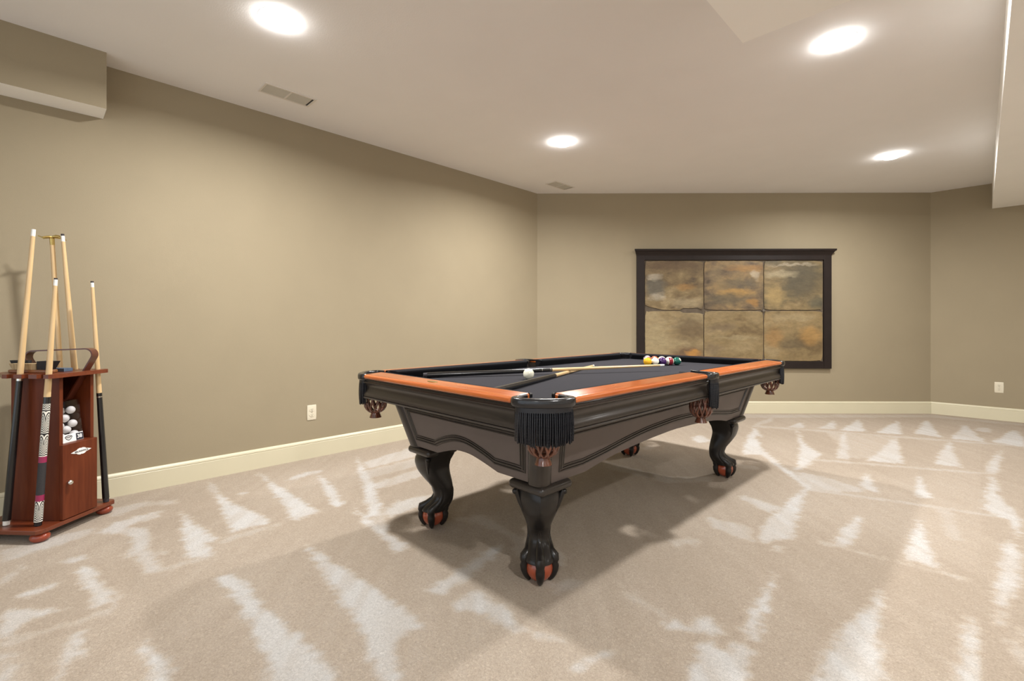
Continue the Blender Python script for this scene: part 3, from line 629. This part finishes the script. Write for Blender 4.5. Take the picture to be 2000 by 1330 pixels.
apron_prof = [(.030, .7668), (.010, .7668), (.008, .762), (.013, .7575), (.010, .752), (.0065, .7495), (.007, .746), (.014, .740), (.0195, .732), (.022, .722), (.0205, .712), (.016, .702), (.0115, .694), (.009, .686), (.0095, .680), (.013, .6765), (.0085, .675), (.007, .6725), (.0085, .669), (.020, .668), (.045, .668), (.06, .70)]
for side, s0, s1 in segs:
    f = rail_frame(side); mb = MB(); rings = []
    for s, k in ((s0, .9), (s0+.003, .4), (s0+.009, 0), (s1-.009, 0), (s1-.003, .4), (s1, .9)):
        rings.append([f(s, u+k*.008*(1 if u < .02 else 0), z-(k*.006 if z > ZE+.01 else -k*.003 if z < ZE+.004 else 0)) for u, z in cherry_prof])
    rail = mb.loft(rings).build('rail', M['cherry'] if side in (0, 2) else M['cherry_x'], T, 28)
    rail['label'] = 'orange cherry top rail'
    if side == 3:
        pl = MB().lathe([(.001, 0), (1, 0), (.96, .4), (.001, .5)], 28)
        o = pl.build('nameplate', M['brass'], rail, 40, mw=Matrix.Translation((-.012, -HL+.056, ZT+.0016)) @ Matrix.Diagonal((.036, .012, .0032, 1)))
    ext = .018; a0 = s0-ext if s0 != SP else SP-.03; a1 = s1+ext if s1 != -SP else -SP+.03
    mb = MB().loft([[f(s, u, z) for u, z in apron_prof] for s in (a0, a0+(a1-a0)*.33, a0+(a1-a0)*.66, a1)]); mb.build('apron', M['espresso'], T, 32)
    # cushion with slanted mouths
    cp = [(.092, ZT+.0040), (.110, ZT+.0030), (.128, ZB+.0445), (.1335, ZB+.040), (.1335, ZB+.033), (.120, ZB+.012), (.112, ZB), (.092, ZB)]
    def e(u, corner): return (u-.092)*(1.15 if corner else .35)
    c0 = s0 != SP; c1_ = s1 != -SP
    r0 = [f(s0-.003+e(u, c0), u, z) for u, z in cp]; r1 = [f(s1+.003-e(u, c1_), u, z) for u, z in cp]
    MB().loft([r0, r1]).build('cushion', M['cushion'], T, 30, bevel=.002)
    MB().loft([[f(s, u, z) for u, z in [(.035, ZE-.003), (.0985, ZE-.003), (.0985, .70), (.035, .70)]] for s in (s0+.03 if c0 else s0, s1-.03 if c1_ else s1)]).build('rail_core', M['espresso'], T)
# pockets
def smoothpath(P, n=6):
    out = []; P = [Vector(p) for p in P]
    for i in range(len(P)-1):
        p0, p1, p2, p3 = P[max(i-1, 0)], P[i], P[i+1], P[min(i+2, len(P)-1)]
        for k in range(n):
            t = k/n; out.append(.5*((2*p1)+(-p0+p2)*t+(2*p0-5*p1+4*p2-p3)*t*t+(-p0+3*p1-3*p2+p3)*t**3))
    out.append(P[-1]); return out
def net_mesh(c, dz=0, sc=1.0):
    mb = MB()
    prof = [(.046, .700), (.050, .68), (.0545, .655), (.056, .635), (.053, .615), (.044, .600), (.032, .590), (.022, .585)]
    prof = [(r*sc, z+dz) for r, z in prof]
    def at(t, a):
        x = t*(len(prof)-1); i = min(int(x), len(prof)-2); w = x-i; r = prof[i][0]*(1-w)+prof[i+1][0]*w; z = prof[i][1]*(1-w)+prof[i+1][1]*w
        return (c[0]+r*math.cos(a), c[1]+r*math.sin(a), z)
    n = 12
    for k in range(n):
        for s in (1, -1):
            P = [at(t, 2*PI*k/n+s*t*.80) for t in [j/14 for j in range(15)]]
            q = []
            mb.tube(P, [.0034+.0016*math.sin(PI*j/14) for j in range(15)], 7)
    mb.tube([at(0, 2*PI*k/20) for k in range(21)], .004, 6)
    z = .583+dz
    mb.lathe([(.019*sc, z+.010), (.021*sc, z+.008), (.022*sc, z), (.027*sc, z-.012), (.0315*sc, z-.024), (.029*sc, z-.024), (.019*sc, z+.002)], 24, (c[0], c[1]))
    return mb
def fringe_mesh(path, zt, zlen, nst, centre):
    mb = MB(); rr = random.Random(11)
    P = [Vector((p[0], p[1], 0)) for p in path]; L = [0]
    for a, b in zip(P, P[1:]): L.append(L[-1]+(b-a).length)
    def at(t):
        s = t*L[-1]
        for i in range(len(P)-1):
            if s <= L[i+1]: w = (s-L[i])/(L[i+1]-L[i]); return P[i]*(1-w)+P[i+1]*w
        return P[-1]
    # heading band
    mb.tube([Vector((p.x, p.y, zt-.010)) for p in P], 1, prof=[(-.0025, -.012), (.0035, -.012), (.0035, .012), (-.0025, .012)])
    for row in (0, 1):
        for k in range(nst):
            t = (k+.5+.5*row*0)/nst; p = at(t); inw = (Vector((centre[0], centre[1], 0))-p).normalized()
            p = p+inw*(row*.006)+Vector((rr.uniform(-1, 1), rr.uniform(-1, 1), 0))*.0008
            ln = zlen*(.91+.10*math.sin(PI*t))*rr.uniform(.95, 1.03); sway = Vector((rr.uniform(-1, 1), rr.uniform(-1, 1), 0))*.003
            m = 50; pts = [p+sway*(j/m)**2-inw*.003*math.sin(PI*j/m)+Vector((0, 0, zt-.014-ln*j/m)) for j in range(m+1)]
            mb.tube(pts, [.0041]*m+[.0026], 6, sx=.42, up=(1, 0, 0), twist=.80)
    return mb
prof_leather = [(.014*math.copysign(abs(math.cos(a))**.6, math.cos(a)), .0165*math.copysign(abs(math.sin(a))**.6, math.sin(a))) for a in [2*PI*k/20 for k in range(20)]]
for sx, sy in sgn4():
    X = lambda u: sx*(HW-u); Y = lambda v: sy*(HL-v)
    uv = [(.166, .112), (.161, .080), (.157, .048), (.153, .022), (.138, .010), (.105, .012), (.072, .030), (.050, .050), (.030, .072), (.012, .105), (.010, .143), (.022, .159), (.048, .164), (.080, .167), (.112, .172)]
    P = smoothpath([(X(u), Y(v), 0) for u, v in uv], 5); n = len(P)-1; mb = MB(); rings = []
    for i, p in enumerate(P):
        t = (P[min(i+1, n)]-P[max(i-1, 0)]).normalized(); a = Vector((t.y, -t.x, 0)); k = i/n; out = min(1, max(0, (min(k, 1-k)-.05)/.17))
        hh = .0095+(.0165-.0095)*out; ww = .008+(.0145-.008)*out; zc = ZT+.002-hh-.001*out
        rings.append([p+a*(q[0]/.014*ww)+Vector((0, 0, zc+q[1]/.0165*hh)) for q in prof_leather])
    pk = mb.loft(rings).build('corner_pocket', M['leather'], T, 50)
    arc = [(.152, .022), (.132, .010), (.100, .014), (.070, .031), (.049, .049), (.031, .070), (.014, .100), (.008, .137), (.018, .160)]
    fp = smoothpath([(X(u-.003), Y(v-.003), 0) for u, v in arc], 4)
    fringe_mesh(fp, ZE-.006, .119, 34, (X(.12), Y(.12))).build('fringe', M['rope'], pk, 60)['label'] = 'black twisted cord fringe'
    net_mesh((X(.094), Y(.098)), -.004, .97).build('net_basket', M['net'], pk, 60)['label'] = 'woven brown leather ball basket'
for sx in (1, -1):
    X = lambda u: sx*(HW-u)
    us = [(.142, -.070), (.120, -.062), (.060, -.052), (.018, -.048), (-.006, -.036), (-.011, 0)]
    us = us+[(u, -s) for u, s in reversed(us[:-1])]
    P = smoothpath([(X(u), s, 0) for u, s in us], 5); n = len(P)-1; mb = MB(); rings = []
    for i, p in enumerate(P):
        t = (P[min(i+1, n)]-P[max(i-1, 0)]).normalized(); a = Vector((t.y, -t.x, 0)); k = i/n; out = min(1, max(0, (min(k, 1-k)-.22)/.1))
        hh = .006+(.0165-.006)*out; ww = .006+.005*out; zc = ZT+.003-hh
        rings.append([p+a*(q[0]/.014*ww)+Vector((0, 0, zc+q[1]/.0165*hh)) for q in prof_leather])
    pk = mb.loft(rings).build('side_pocket', M['leather'], T, 50)
    fp = smoothpath([(X(-.004), -.046, 0), (X(-.015), -.025, 0), (X(-.018), 0, 0), (X(-.015), .025, 0), (X(-.004), .046, 0)], 4)
    fringe_mesh(fp, ZE-.006, .132, 17, (X(.1), 0)).build('fringe', M['rope'], pk, 60)['label'] = 'black twisted cord fringe'
    net_mesh((X(.060), 0), -.024, .95).build('net_basket', M['net'], pk, 60)['label'] = 'woven brown leather ball basket'

# ------------------------------------------------------------------ things on the table
RT = Matrix.Translation((TX, TY, 0)) @ Matrix.Rotation(DT, 4, 'Z')
def tw(x, y, z): return RT @ Vector((x, y, z))
RB = .0290
sph = MB().sphere((0, 0, 0), RB, 40, 24)
def ball(m, loc, rot, label, group=None):
    o = MB().sphere((0, 0, 0), RB, 40, 24).build('billiard_ball', m, None, 80, loc=loc, rot=rot); return tag(o, label, 'billiard ball', group)
o = MB().sphere((0, 0, 0), RB, 40, 24).build('cue_ball', M['ivory'], None, 80, loc=tw(-.061, -.564, ZB+RB)); tag(o, 'plain ivory cue ball beside the two cues on the black cloth', 'billiard ball')
C = dict(yellow=(.80, .42, .01), blue=(.015, .04, .22), red=(.45, .012, .012), purple=(.045, .010, .09), orange=(.7, .16, .02), green=(.004, .09, .065), maroon=(.22, .012, .024), black=(.01, .01, .01))
BMt = {}
def bm_(c, s):
    k = (c, s)
    if k not in BMt: BMt[k] = ballmat('ball_%s_%s' % (c, 'stripe' if s else 'solid'), C[c], s)
    return BMt[k]
dd = 2*RB+.0002; ap = Vector((-.042, .624)); e1 = Vector((math.cos(math.radians(60)), math.sin(math.radians(60))))*dd; e2 = Vector((math.cos(math.radians(120)), math.sin(math.radians(120))))*dd
# rows: (i along right edge, j along left direction)
rack = {(0,0): ('yellow',0), (1,0): ('green',1), (2,0): ('purple',0), (3,0): ('maroon',1), (4,0): ('green',0),
        (0,1): ('red',0), (1,1): ('black',0), (2,1): ('blue',1), (3,1): ('red',1), (0,2): ('orange',1), (1,2): ('orange',0), (2,2): ('yellow',1),
        (0,3): ('blue',0), (1,3): ('maroon',0), (0,4): ('purple',1)}
camdir = Vector((-TX, -TY, 0)).normalized(); face = math.atan2(-.62, .78)
rots = {(0,0): (0, -1.2, 2.2), (1,0): (0, 1.28, -1.0), (2,0): (0, -1.2, 2.5), (3,0): (0, PI/2, .93), (4,0): (0, -.52, .12), (0,4): (1.2, .3, .5), (1,3): (.3, .2, .2), (2,2): (.15, .1, .9), (3,1): (.5, .9, 1.)}
names = {(0,0): 'solid yellow ball at the left tip of the racked balls, nearest the camera-side corner',
 (1,0): 'striped ball showing its white number disc, second from left in the front row',
 (2,0): 'solid purple ball in the middle of the front row of racked balls',
 (3,0): 'white ball with a dark red stripe, second from right in the front row',
 (4,0): 'solid dark green ball at the right end of the racked balls'}
backs = {(0,4): 'purple striped ball peeking out behind the yellow ball at the back of the rack', (1,3): 'maroon ball in the back row of the rack, behind the striped ball',
 (2,2): 'pale striped ball peeking out behind the purple ball', (3,1): 'red striped ball in the back row, behind the dark red striped ball'}
for (i, j), (c, s) in rack.items():
    p = ap+e1*i+e2*j
    lab = names.get((i, j)) or backs.get((i, j)) or 'ball inside the triangle of racked balls, hidden behind the front row'
    ball(bm_(c, s), tw(p.x, p.y, ZB+RB), rots.get((i, j), (i*1.3, j*.9, i+j)), lab, 'billiard balls racked at the far end of the table')
def cue_thing(tip, butt, label, parts, group=None):
    """parts: list of (name, dist0, dist1, r0, r1, material) measured from the tip"""
    tip = Vector(tip); butt = Vector(butt); ax = (tip-butt).normalized()
    t = bpy.data.objects.new('pool_cue', None); COL.objects.link(t); t.empty_display_size = .05
    up = Vector((Fv[0], Fv[1], 0)); ex = (up-ax*up.dot(ax)); ex = ex.normalized() if ex.length > .2 else Vector((1, 0, 0)); ey = ax.cross(ex)
    t.matrix_world = frame_mw(butt, ex, ey, ax); L = (tip-butt).length
    for nm, d0, d1, r0, r1, m in parts:
        n = 6; z1 = L-d0; z0 = L-d1
        pr = [(r1+(r0-r1)*k/n, z0+(z1-z0)*k/n) for k in range(n+1)]
        ro = MB().lathe([(r, z-z0) for r, z in pr], 20).build(nm, m, t, 50, loc=(0, 0, z0))
    tag(t, label, 'pool cue', group); return t
G2 = None
jo = Vector((-.142, -.283, .7705)); tp = Vector((.218, .364, .7795)); dr = (tp-jo).normalized(); bt = jo-dr*.735; bt.z = ZB+.0152
Lc = (tp-bt).length; J = (tp-jo).length
cue_thing(tw(*tp), tw(*bt), 'cue with black butt on the table, its tip pointing at the racked balls',
  [('tip', 0, .006, .0060, .0064, M['white']), ('ferrule', .006, .030, .0064, .0066, M['white']), ('shaft', .030, J, .0066, .0105, M['maple']), ('joint_collar', J, J+.007, .0108, .0108, M['black']),
   ('silver_ring', J+.007, J+.0095, .0110, .0110, M['silver']), ('forearm', J+.0095, J+.06, .0108, .0115, M['black']), ('silver_ring', J+.06, J+.0625, .0117, .0117, M['silver']), ('butt', J+.0625, Lc-.02, .0115, .0150, M['black']), ('bumper', Lc-.02, Lc, .0140, .0130, M['tiptip'])])
jo = Vector((-.020, -.399, .7560)); tp = Vector((-.272, .310, .7500)); dr = (tp-jo).normalized(); bt = jo-dr*.735; bt.z = ZB+.0152
Lc = (tp-bt).length; J = (tp-jo).length
cue_thing(tw(*tp), tw(*bt), 'cue with black butt lying crossed underneath the other cue on the table',
  [('tip', 0, .006, .0060, .0064, M['tiptip']), ('ferrule', .006, .030, .0064, .0066, M['white']), ('shaft', .030, J, .0066, .0105, M['maple']), ('joint_collar', J, J+.008, .0108, .0108, M['silver']),
   ('butt', J+.008, Lc-.02, .0110, .0150, M['black']), ('bumper', Lc-.02, Lc, .0140, .0130, M['tiptip'])])

# ------------------------------------------------------------------ cue rack (local x = door normal, local y = away from camera)
AR = math.radians(131.5); ey_ = Vector((math.cos(AR), math.sin(AR), 0)); ex_ = Vector((ey_.y, -ey_.x, 0))
OR = Vector(Fv)*2.43+Vector(Rv)*(-2.345); OR.z = 0
RK = thing('cue_rack', 'reddish brown wooden floor cue rack with a cupboard door, standing by the left wall', 'cue rack', OR, AR-PI/2)
def rw(b, a, z): return OR+ex_*b+ey_*a+Vector((0, 0, z))
def rd(r, d, z): return Vector(Fv)*d+Vector(Rv)*r+Vector((0, 0, z))   # camera-frame ground coordinates used for measured points
bp_ = [(.140, -.190), (.125, -.205), (-.22, -.205), (-.235, -.19), (-.235, .06), (-.11, .21), (.125, .21), (.140, .195)]
MB().prism(bp_, .043, .064).build('base_plate', M['rackwood_h'], RK, bevel=.003)
for b, a in ((.105, -.165), (.105, .17), (-.185, -.165), (-.10, .165)):
    MB().lathe([(.018, .043), (.026, .040), (.036, .030), (.038, .020), (.034, .009), (.024, .001), (.001, 0)], 24, (b, a)).build('bun_foot', M['bunwood'], RK, 60)
def rackcue(b, a): return rw(b, a, 0)
# body panels
BX0, BX1, AY = -.130, .125, .090
MB().box((BX0, -AY, .064), (BX1-.002, -AY+.018, .772)).build('end_panel', M['rackwood'], RK, bevel=.001)
MB().box((BX0, AY-.018, .064), (BX1-.002, AY, .772)).build('end_panel', M['rackwood'], RK, bevel=.001)
MB().box((BX0, -AY+.018, .064), (BX0+.014, AY-.018, .772)).build('back_panel', M['rackwood'], RK)
MB().box((BX0+.014, -AY+.018, .425), (BX1-.002, AY-.018, .437)).build('shelf', M['rackwood_h'], RK)
dr_ = MB().box((BX1-.001, -AY-.001, .068), (BX1+.017, AY+.001, .436)).build('door', M['rackwood'], RK, bevel=.002)
MB().lathe([(.004, 0), (.005, .008), (.011, .012), (.012, .018), (.008, .023), (.001, .024)], 20).build('knob', M['silver'], dr_, 60, mw=frame_mw((BX1+.017, -.068, .248), (0, 1, 0), (0, 0, 1), (1, 0, 0)))['label'] = 'small round silver knob'
pq = [(-.054, 0), (-.036, .006), (-.026, .0075), (-.019, .0135), (-.008, .0165), (0, .015), (.008, .0165), (.019, .0135), (.026, .0075), (.036, .006), (.054, 0)]
pq = pq+[(x, -y) for x, y in reversed(pq[1:-1])]
lg = MB().prism(pq, 0, .0015).build('emblem', M['paper'], dr_, mw=frame_mw((BX1+.017, .003, .386), (0, 1, 0), (0, 0, 1), (1, 0, 0))); lg['label'] = 'white diamond-shaped maker emblem with dark lettering'
textmesh('BRUNSWICK', .0125, 'lettering', M['ink'], RK, frame_mw((BX1+.0192, .003, .386), (0, 1, 0), (0, 0, 1), (1, 0, 0)))
bpy.data.objects['lettering'].parent = dr_
# top plate with cue notches
def notched():
    P = [(.160, -.150), (.150, -.168)]
    for c in (.108, .032, -.044):
        r = .017
        P.append((c+r, -.168))
        for k in range(9): a = -k*PI/8; P.append((c+r*math.cos(a), -.138-r*math.sin(a)))
        P.append((c-r, -.168))
    P += [(-.085, -.168), (-.20, -.085), (-.215, -.06), (-.215, .06), (-.15, .150)]
    for c in (-.090, .0, .105):
        r = .017
        P.append((c-r, .150))
        for k in range(9): a = PI+k*PI/8; P.append((c+r*math.cos(a), .122+r*math.sin(a)))
        P.append((c+r, .150))
    P += [(.145, .150), (.160, .135)]
    return P
MB().prism(notched(), .773, .792).build('top_plate', M['rackwood_h'], RK)
# cues standing in the rack (measured)
mp_ = M['maple']; 
def cue_in_rack(tip, butt, label, parts): return cue_thing(tip, butt, label, parts)
t1 = rd(-2.361, 2.34, 1.501); b1 = rd(-2.438, 2.285, .066); L1 = (t1-b1).length
cue_in_rack(t1, b1, 'leftmost cue in the rack, with maple shaft, white tip and black butt',
  [('ferrule', 0, .034, .0082, .0086, M['white']), ('shaft', .034, .735, .0086, .0125, mp_), ('joint_collar', .735, .745, .013, .013, M['silver']), ('butt', .745, L1-.022, .0125, .0160, M['black']), ('bumper', L1-.022, L1, .0130, .0125, M['white'])])
t2 = rd(-2.213, 2.30, 1.257); b2 = rd(-2.280, 2.28, .066); L2 = (t2-b2).length
def z2(y): return L2*(y-543)/(1028-543)
zz = [z2(y) for y in (543, 546, 558, 777, 790, 893, 905, 968, 980, 1020, 1028)]
cue_in_rack(t2, b2, 'short cue with zebra print butt and magenta rings in the rack',
  [('tip', 0, zz[1], .0068, .0072, M['tiptip']), ('ferrule', zz[1], zz[2], .0074, .0078, M['white']), ('shaft', zz[2], zz[3], .0078, .0135, mp_), ('forearm', zz[3], zz[4], .0137, .0140, M['black']), ('zebra_sleeve', zz[4], zz[5], .0140, .0150, M['zebra']),
   ('magenta_ring', zz[5], zz[6], .0152, .0153, M['magenta']), ('grip', zz[6], zz[7], .0152, .0158, M['wrap']), ('magenta_ring', zz[7], zz[8], .0160, .0160, M['magenta']), ('zebra_sleeve', zz[8], zz[9], .0160, .0165, M['zebra']), ('bumper', zz[9], L2, .0155, .0145, M['black'])])
t5 = rd(-2.232, 2.52, 1.262); b5 = rd(-2.215, 2.587, .066); L5 = (t5-b5).length
cue_in_rack(t5, b5, 'short cue with black butt at the rightmost back corner of the cue rack',
  [('tip', 0, .008, .0068, .0070, M['tiptip']), ('ferrule', .008, .032, .0072, .0074, M['white']), ('shaft', .032, L5*.50, .0074, .0120, mp_), ('joint_collar', L5*.5, L5*.515, .0125, .0125, M['black']), ('silver_ring', L5*.515, L5*.52, .0127, .0127, M['silver']), ('butt', L5*.52, L5-.02, .0122, .0155, M['black']), ('bumper', L5-.02, L5, .0140, .0130, M['tiptip'])])
t4 = rd(-2.389, 2.52, 1.513); b4 = rd(-2.340, 2.607, .066); L4 = (t4-b4).length
cue_in_rack(t4, b4, 'tall maple cue with dark tip behind the rack, right of the bridge stick',
  [('tip', 0, .010, .0070, .0074, M['tiptip']), ('ferrule', .010, .040, .0078, .0082, M['white']), ('shaft', .040, .735, .0082, .0140, mp_), ('butt', .735, L4-.02, .0140, .0160, M['black']), ('bumper', L4-.02, L4, .0140, .0130, M['tiptip'])])
t3 = rd(-2.445, 2.52, 1.49); b3 = rd(-2.432, 2.600, .066); L3 = (t3-b3).length
br3 = cue_in_rack(t3, b3, 'bridge stick with a brass crosshead on top, standing at the back left of the rack',
  [('brass_socket', 0, .036, .0105, .0100, M['brass']), ('shaft', .036, .75, .0098, .0125, mp_), ('butt', .75, L3-.01, .0125, .0150, mp_), ('bumper', L3-.01, L3, .0140, .0130, M['tiptip'])])
br3.name = 'bridge_stick'; br3['category'] = 'bridge stick'
hd = MB()
A = [(-.062, .012), (-.045, .004), (-.038, -.001), (-.02, .003), (0, .004), (.018, .010), (.032, .008), (.040, .000), (.050, -.004), (.058, -.010), (.063, -.008)]
hd.tube([(a*.2, -a, z) for a, z in A], [.0025, .003, .004, .0055, .006, .008, .007, .003, .004, .005, .003], 8, sx=1.0)
hd.tube([(-.03, .02, .002), (-.012, .008, .006), (.01, -.006, .006), (.034, -.016, .001)], [.003, .006, .006, .003], 8)
hd.build('brass_crosshead', M['brass'], br3, 50, loc=(0, 0, L3+.001))
# triangle hanging point-down through the slot in the top plate
def triangle():
    cA = Vector((-.150, -.012, .892)); cB = Vector((.172, .066, .904)); mid = (cA+cB)/2; xh = (cB-cA).normalized(); zh = Vector((0, 0, 1)); zh = (zh-xh*zh.dot(xh)).normalized(); nh = xh.cross(zh)
    hw = .166; r = .028; hh = hw*2*math.sqrt(3)/2
    V = [Vector((-hw, 0)), Vector((hw, 0)), Vector((0, -hh))]; path = []
    for i in range(3):
        p, v, q = V[i-1], V[i], V[(i+1) % 3]; a = (p-v).normalized(); b = (q-v).normalized(); tl = r*1.732
        s = v+a*tl; e = v+b*tl; bis = (a+b).normalized(); c = v+bis*(2*r)
        for k in range(9):
            w = k/8; a0 = math.atan2(*(s-c).yx); a1 = math.atan2(*(e-c).yx); d_ = (a1-a0+PI) % (2*PI)-PI; an = a0+d_*w; path.append(c+Vector((math.cos(an), math.sin(an)))*r)
    t = thing('ball_triangle', 'cherry wood ball triangle hanging point down through the top of the cue rack', 'ball triangle', rw(0, 0, 0), AR-PI/2)
    mb = MB(); n = len(path); vs = []
    for i, p in enumerate(path):
        tg = (path[(i+1) % n]-path[i-1]).normalized(); nn = Vector((-tg.y, tg.x))*-1
        for (u, w) in ((0, -.024), (.0065, -.024), (.0065, .024), (0, .024)):
            q = p+nn*(-u); vs.append(mid+xh*q.x+zh*q.y+nh*w)
    fs = []
    for i in range(n):
        j = (i+1) % n
        for k in range(4): l = (k+1) % 4; fs.append((i*4+k, j*4+k, j*4+l, i*4+l))
    mb.add(vs, fs).build('hoop', M['bunwood2'], t, 50)
M['bunwood2'] = mat('triangle_wood', (.085, .020, .010), .3, .15, 12, coat=.4)
triangle()
# table brush, bristles up
bx = thing('table_brush', 'wooden brush with pale and black bristles lying on top of the cue rack', 'brush', rw(0, 0, 0), AR-PI/2)
pl = [(-.158, -.070), (-.150, -.088), (-.130, -.094), (.060, -.094), (.078, -.086), (.082, -.070), (.078, -.055), (.060, -.048), (-.130, -.048), (-.150, -.054)]
MB().prism(pl, .7925, .808).build('brush_block', M['tanwood'], bx, bevel=.004)
def taper(mb, x0, x1, y0, y1, z0, z1, fx0, fx1, fy=.003):
    mb.add([(x0, y0, z0), (x1, y0, z0), (x1, y1, z0), (x0, y1, z0), (x0-fx0, y0-fy, z1), (x1+fx1, y0-fy, z1), (x1+fx1, y1+fy, z1), (x0-fx0, y1+fy, z1)], [(3, 2, 1, 0), (4, 5, 6, 7), (0, 1, 5, 4), (1, 2, 6, 5), (2, 3, 7, 6), (3, 0, 4, 7)])
mb = MB(); taper(mb, -.125, .0, -.090, -.058, .808, .838, .014, .0); mb.build('bristles', M['bristle'], bx)
mb = MB(); taper(mb, -.148, -.07, -.062, -.050, .808, .852, .020, .0); mb.build('end_bristles', M['bristle_black'], bx); mb = MB(); taper(mb, .004, .062, -.088, -.052, .808, .850, 0, .024); mb.build('end_bristles', M['bristle_black'], bx)
cb = MB().box((-.02, -.022, .7925), (.075, .024, .809)).build('chalk_box', M['bluebox'], None, bevel=.001, loc=OR, rot=(0, 0, AR-PI/2)); tag(cb, 'small flat blue-grey chalk box beside the brush on top of the cue rack', 'chalk box')
# clear box of white ping-pong balls
BT = Matrix.Translation((.108, -.012, .4375)) @ Matrix.Rotation(math.radians(-7.0), 4, 'Y')   # leans back into the compartment
PB = thing('clear_ball_box', 'clear plastic box of white balls leaning in the open shelf of the rack', 'box', rw(0, 0, 0), AR-PI/2)
Wb, Hb, Db = .060, .207, .080
def boxpanel(nm, a, b, m): MB().box(a, b).build(nm, m, PB, mw=BT)
boxpanel('box_face', (-.0006, -Wb, 0), (0, Wb, Hb), M['clear'])
boxpanel('box_face', (-Db, -Wb, 0), (-Db+.0006, Wb, Hb), M['navy'])
boxpanel('box_side', (-Db, -Wb, 0), (0, -Wb+.0006, Hb), M['clear'])
boxpanel('box_side', (-Db, Wb-.0006, 0), (0, Wb, Hb), M['clear'])
boxpanel('box_top', (-Db, -Wb, Hb-.0006), (0, Wb, Hb), M['clear'])
boxpanel('box_bottom', (-Db, -Wb, 0), (0, Wb, .001), M['navy'])
boxpanel('edge_strip', (.0003, -Wb, 0), (.0009, -Wb+.011, Hb*.83), M['navy'])
boxpanel('card_label', (.0003, -Wb+.011, 0), (.0009, Wb, .040), M['paper'])
boxpanel('number_square', (.001, .022, .001), (.0015, Wb-.001, .036), M['navy'])
boxpanel('side_label', (-Db*.6, -Wb-.0006, 0), (-.002, -Wb-.0001, .045), M['navy'])
sh = [(-.020, .004), (-.014, .010), (0, .013), (.014, .010), (.020, .004), (.012, -.008), (0, -.014), (-.012, -.008)]
mwf = BT @ frame_mw((.0011, -.016, .022), (0, 1, 0), (0, 0, 1), (1, 0, 0))
MB().prism(sh, 0, .0003).build('shield_logo', M['ink'], PB, mw=mwf)
MB().prism([(x*.78, y*.70) for x, y in sh], .0003, .0005).build('shield_logo', M['paper'], PB, mw=mwf)
MB().box((-.013, .0015, .0006), (.013, .0055, .0008)).box((-.009, -.0035, .0006), (.009, -.0015, .0008)).build('shield_bars', M['ink'], PB, mw=mwf)
textmesh('38', .026, 'box_number', M['paper'], PB, BT @ frame_mw((.0017, .040, .019), (0, 1, 0), (0, 0, 1), (1, 0, 0)), bold=True)
textmesh('38', .024, 'side_number', M['paper'], PB, BT @ frame_mw((-.024, -Wb-.0009, .020), (1, 0, 0), (0, 0, 1), (0, -1, 0)), bold=True)
pos = [(-.021, .030, .158), (-.021, -.006, .120), (-.021, .032, .088), (-.021, -.004, .062), (-.021, .034, .032), (-.021, -.036, .141), (-.021, -.036, .086), (-.058, .012, .158), (-.060, .034, .120), (-.060, -.03, .11), (-.060, .034, .060), (-.058, -.036, .060), (-.022, -.036, .030), (-.060, .0, .028)]
RKM = Matrix.Translation(OR) @ Matrix.Rotation(AR-PI/2, 4, 'Z')
pp0 = MB().sphere((0, 0, 0), .0195, 24, 14).build('ping_pong_ball', M['pingpong'], None, 80)
for k, p in enumerate(pos):
    q = pp0 if k == 0 else pp0.copy()
    if k: COL.objects.link(q)
    q.location = RKM @ BT @ Vector(p); tag(q, 'white ping-pong ball inside the clear box in the cue rack', 'ping-pong ball', 'white ping-pong balls inside the clear box')
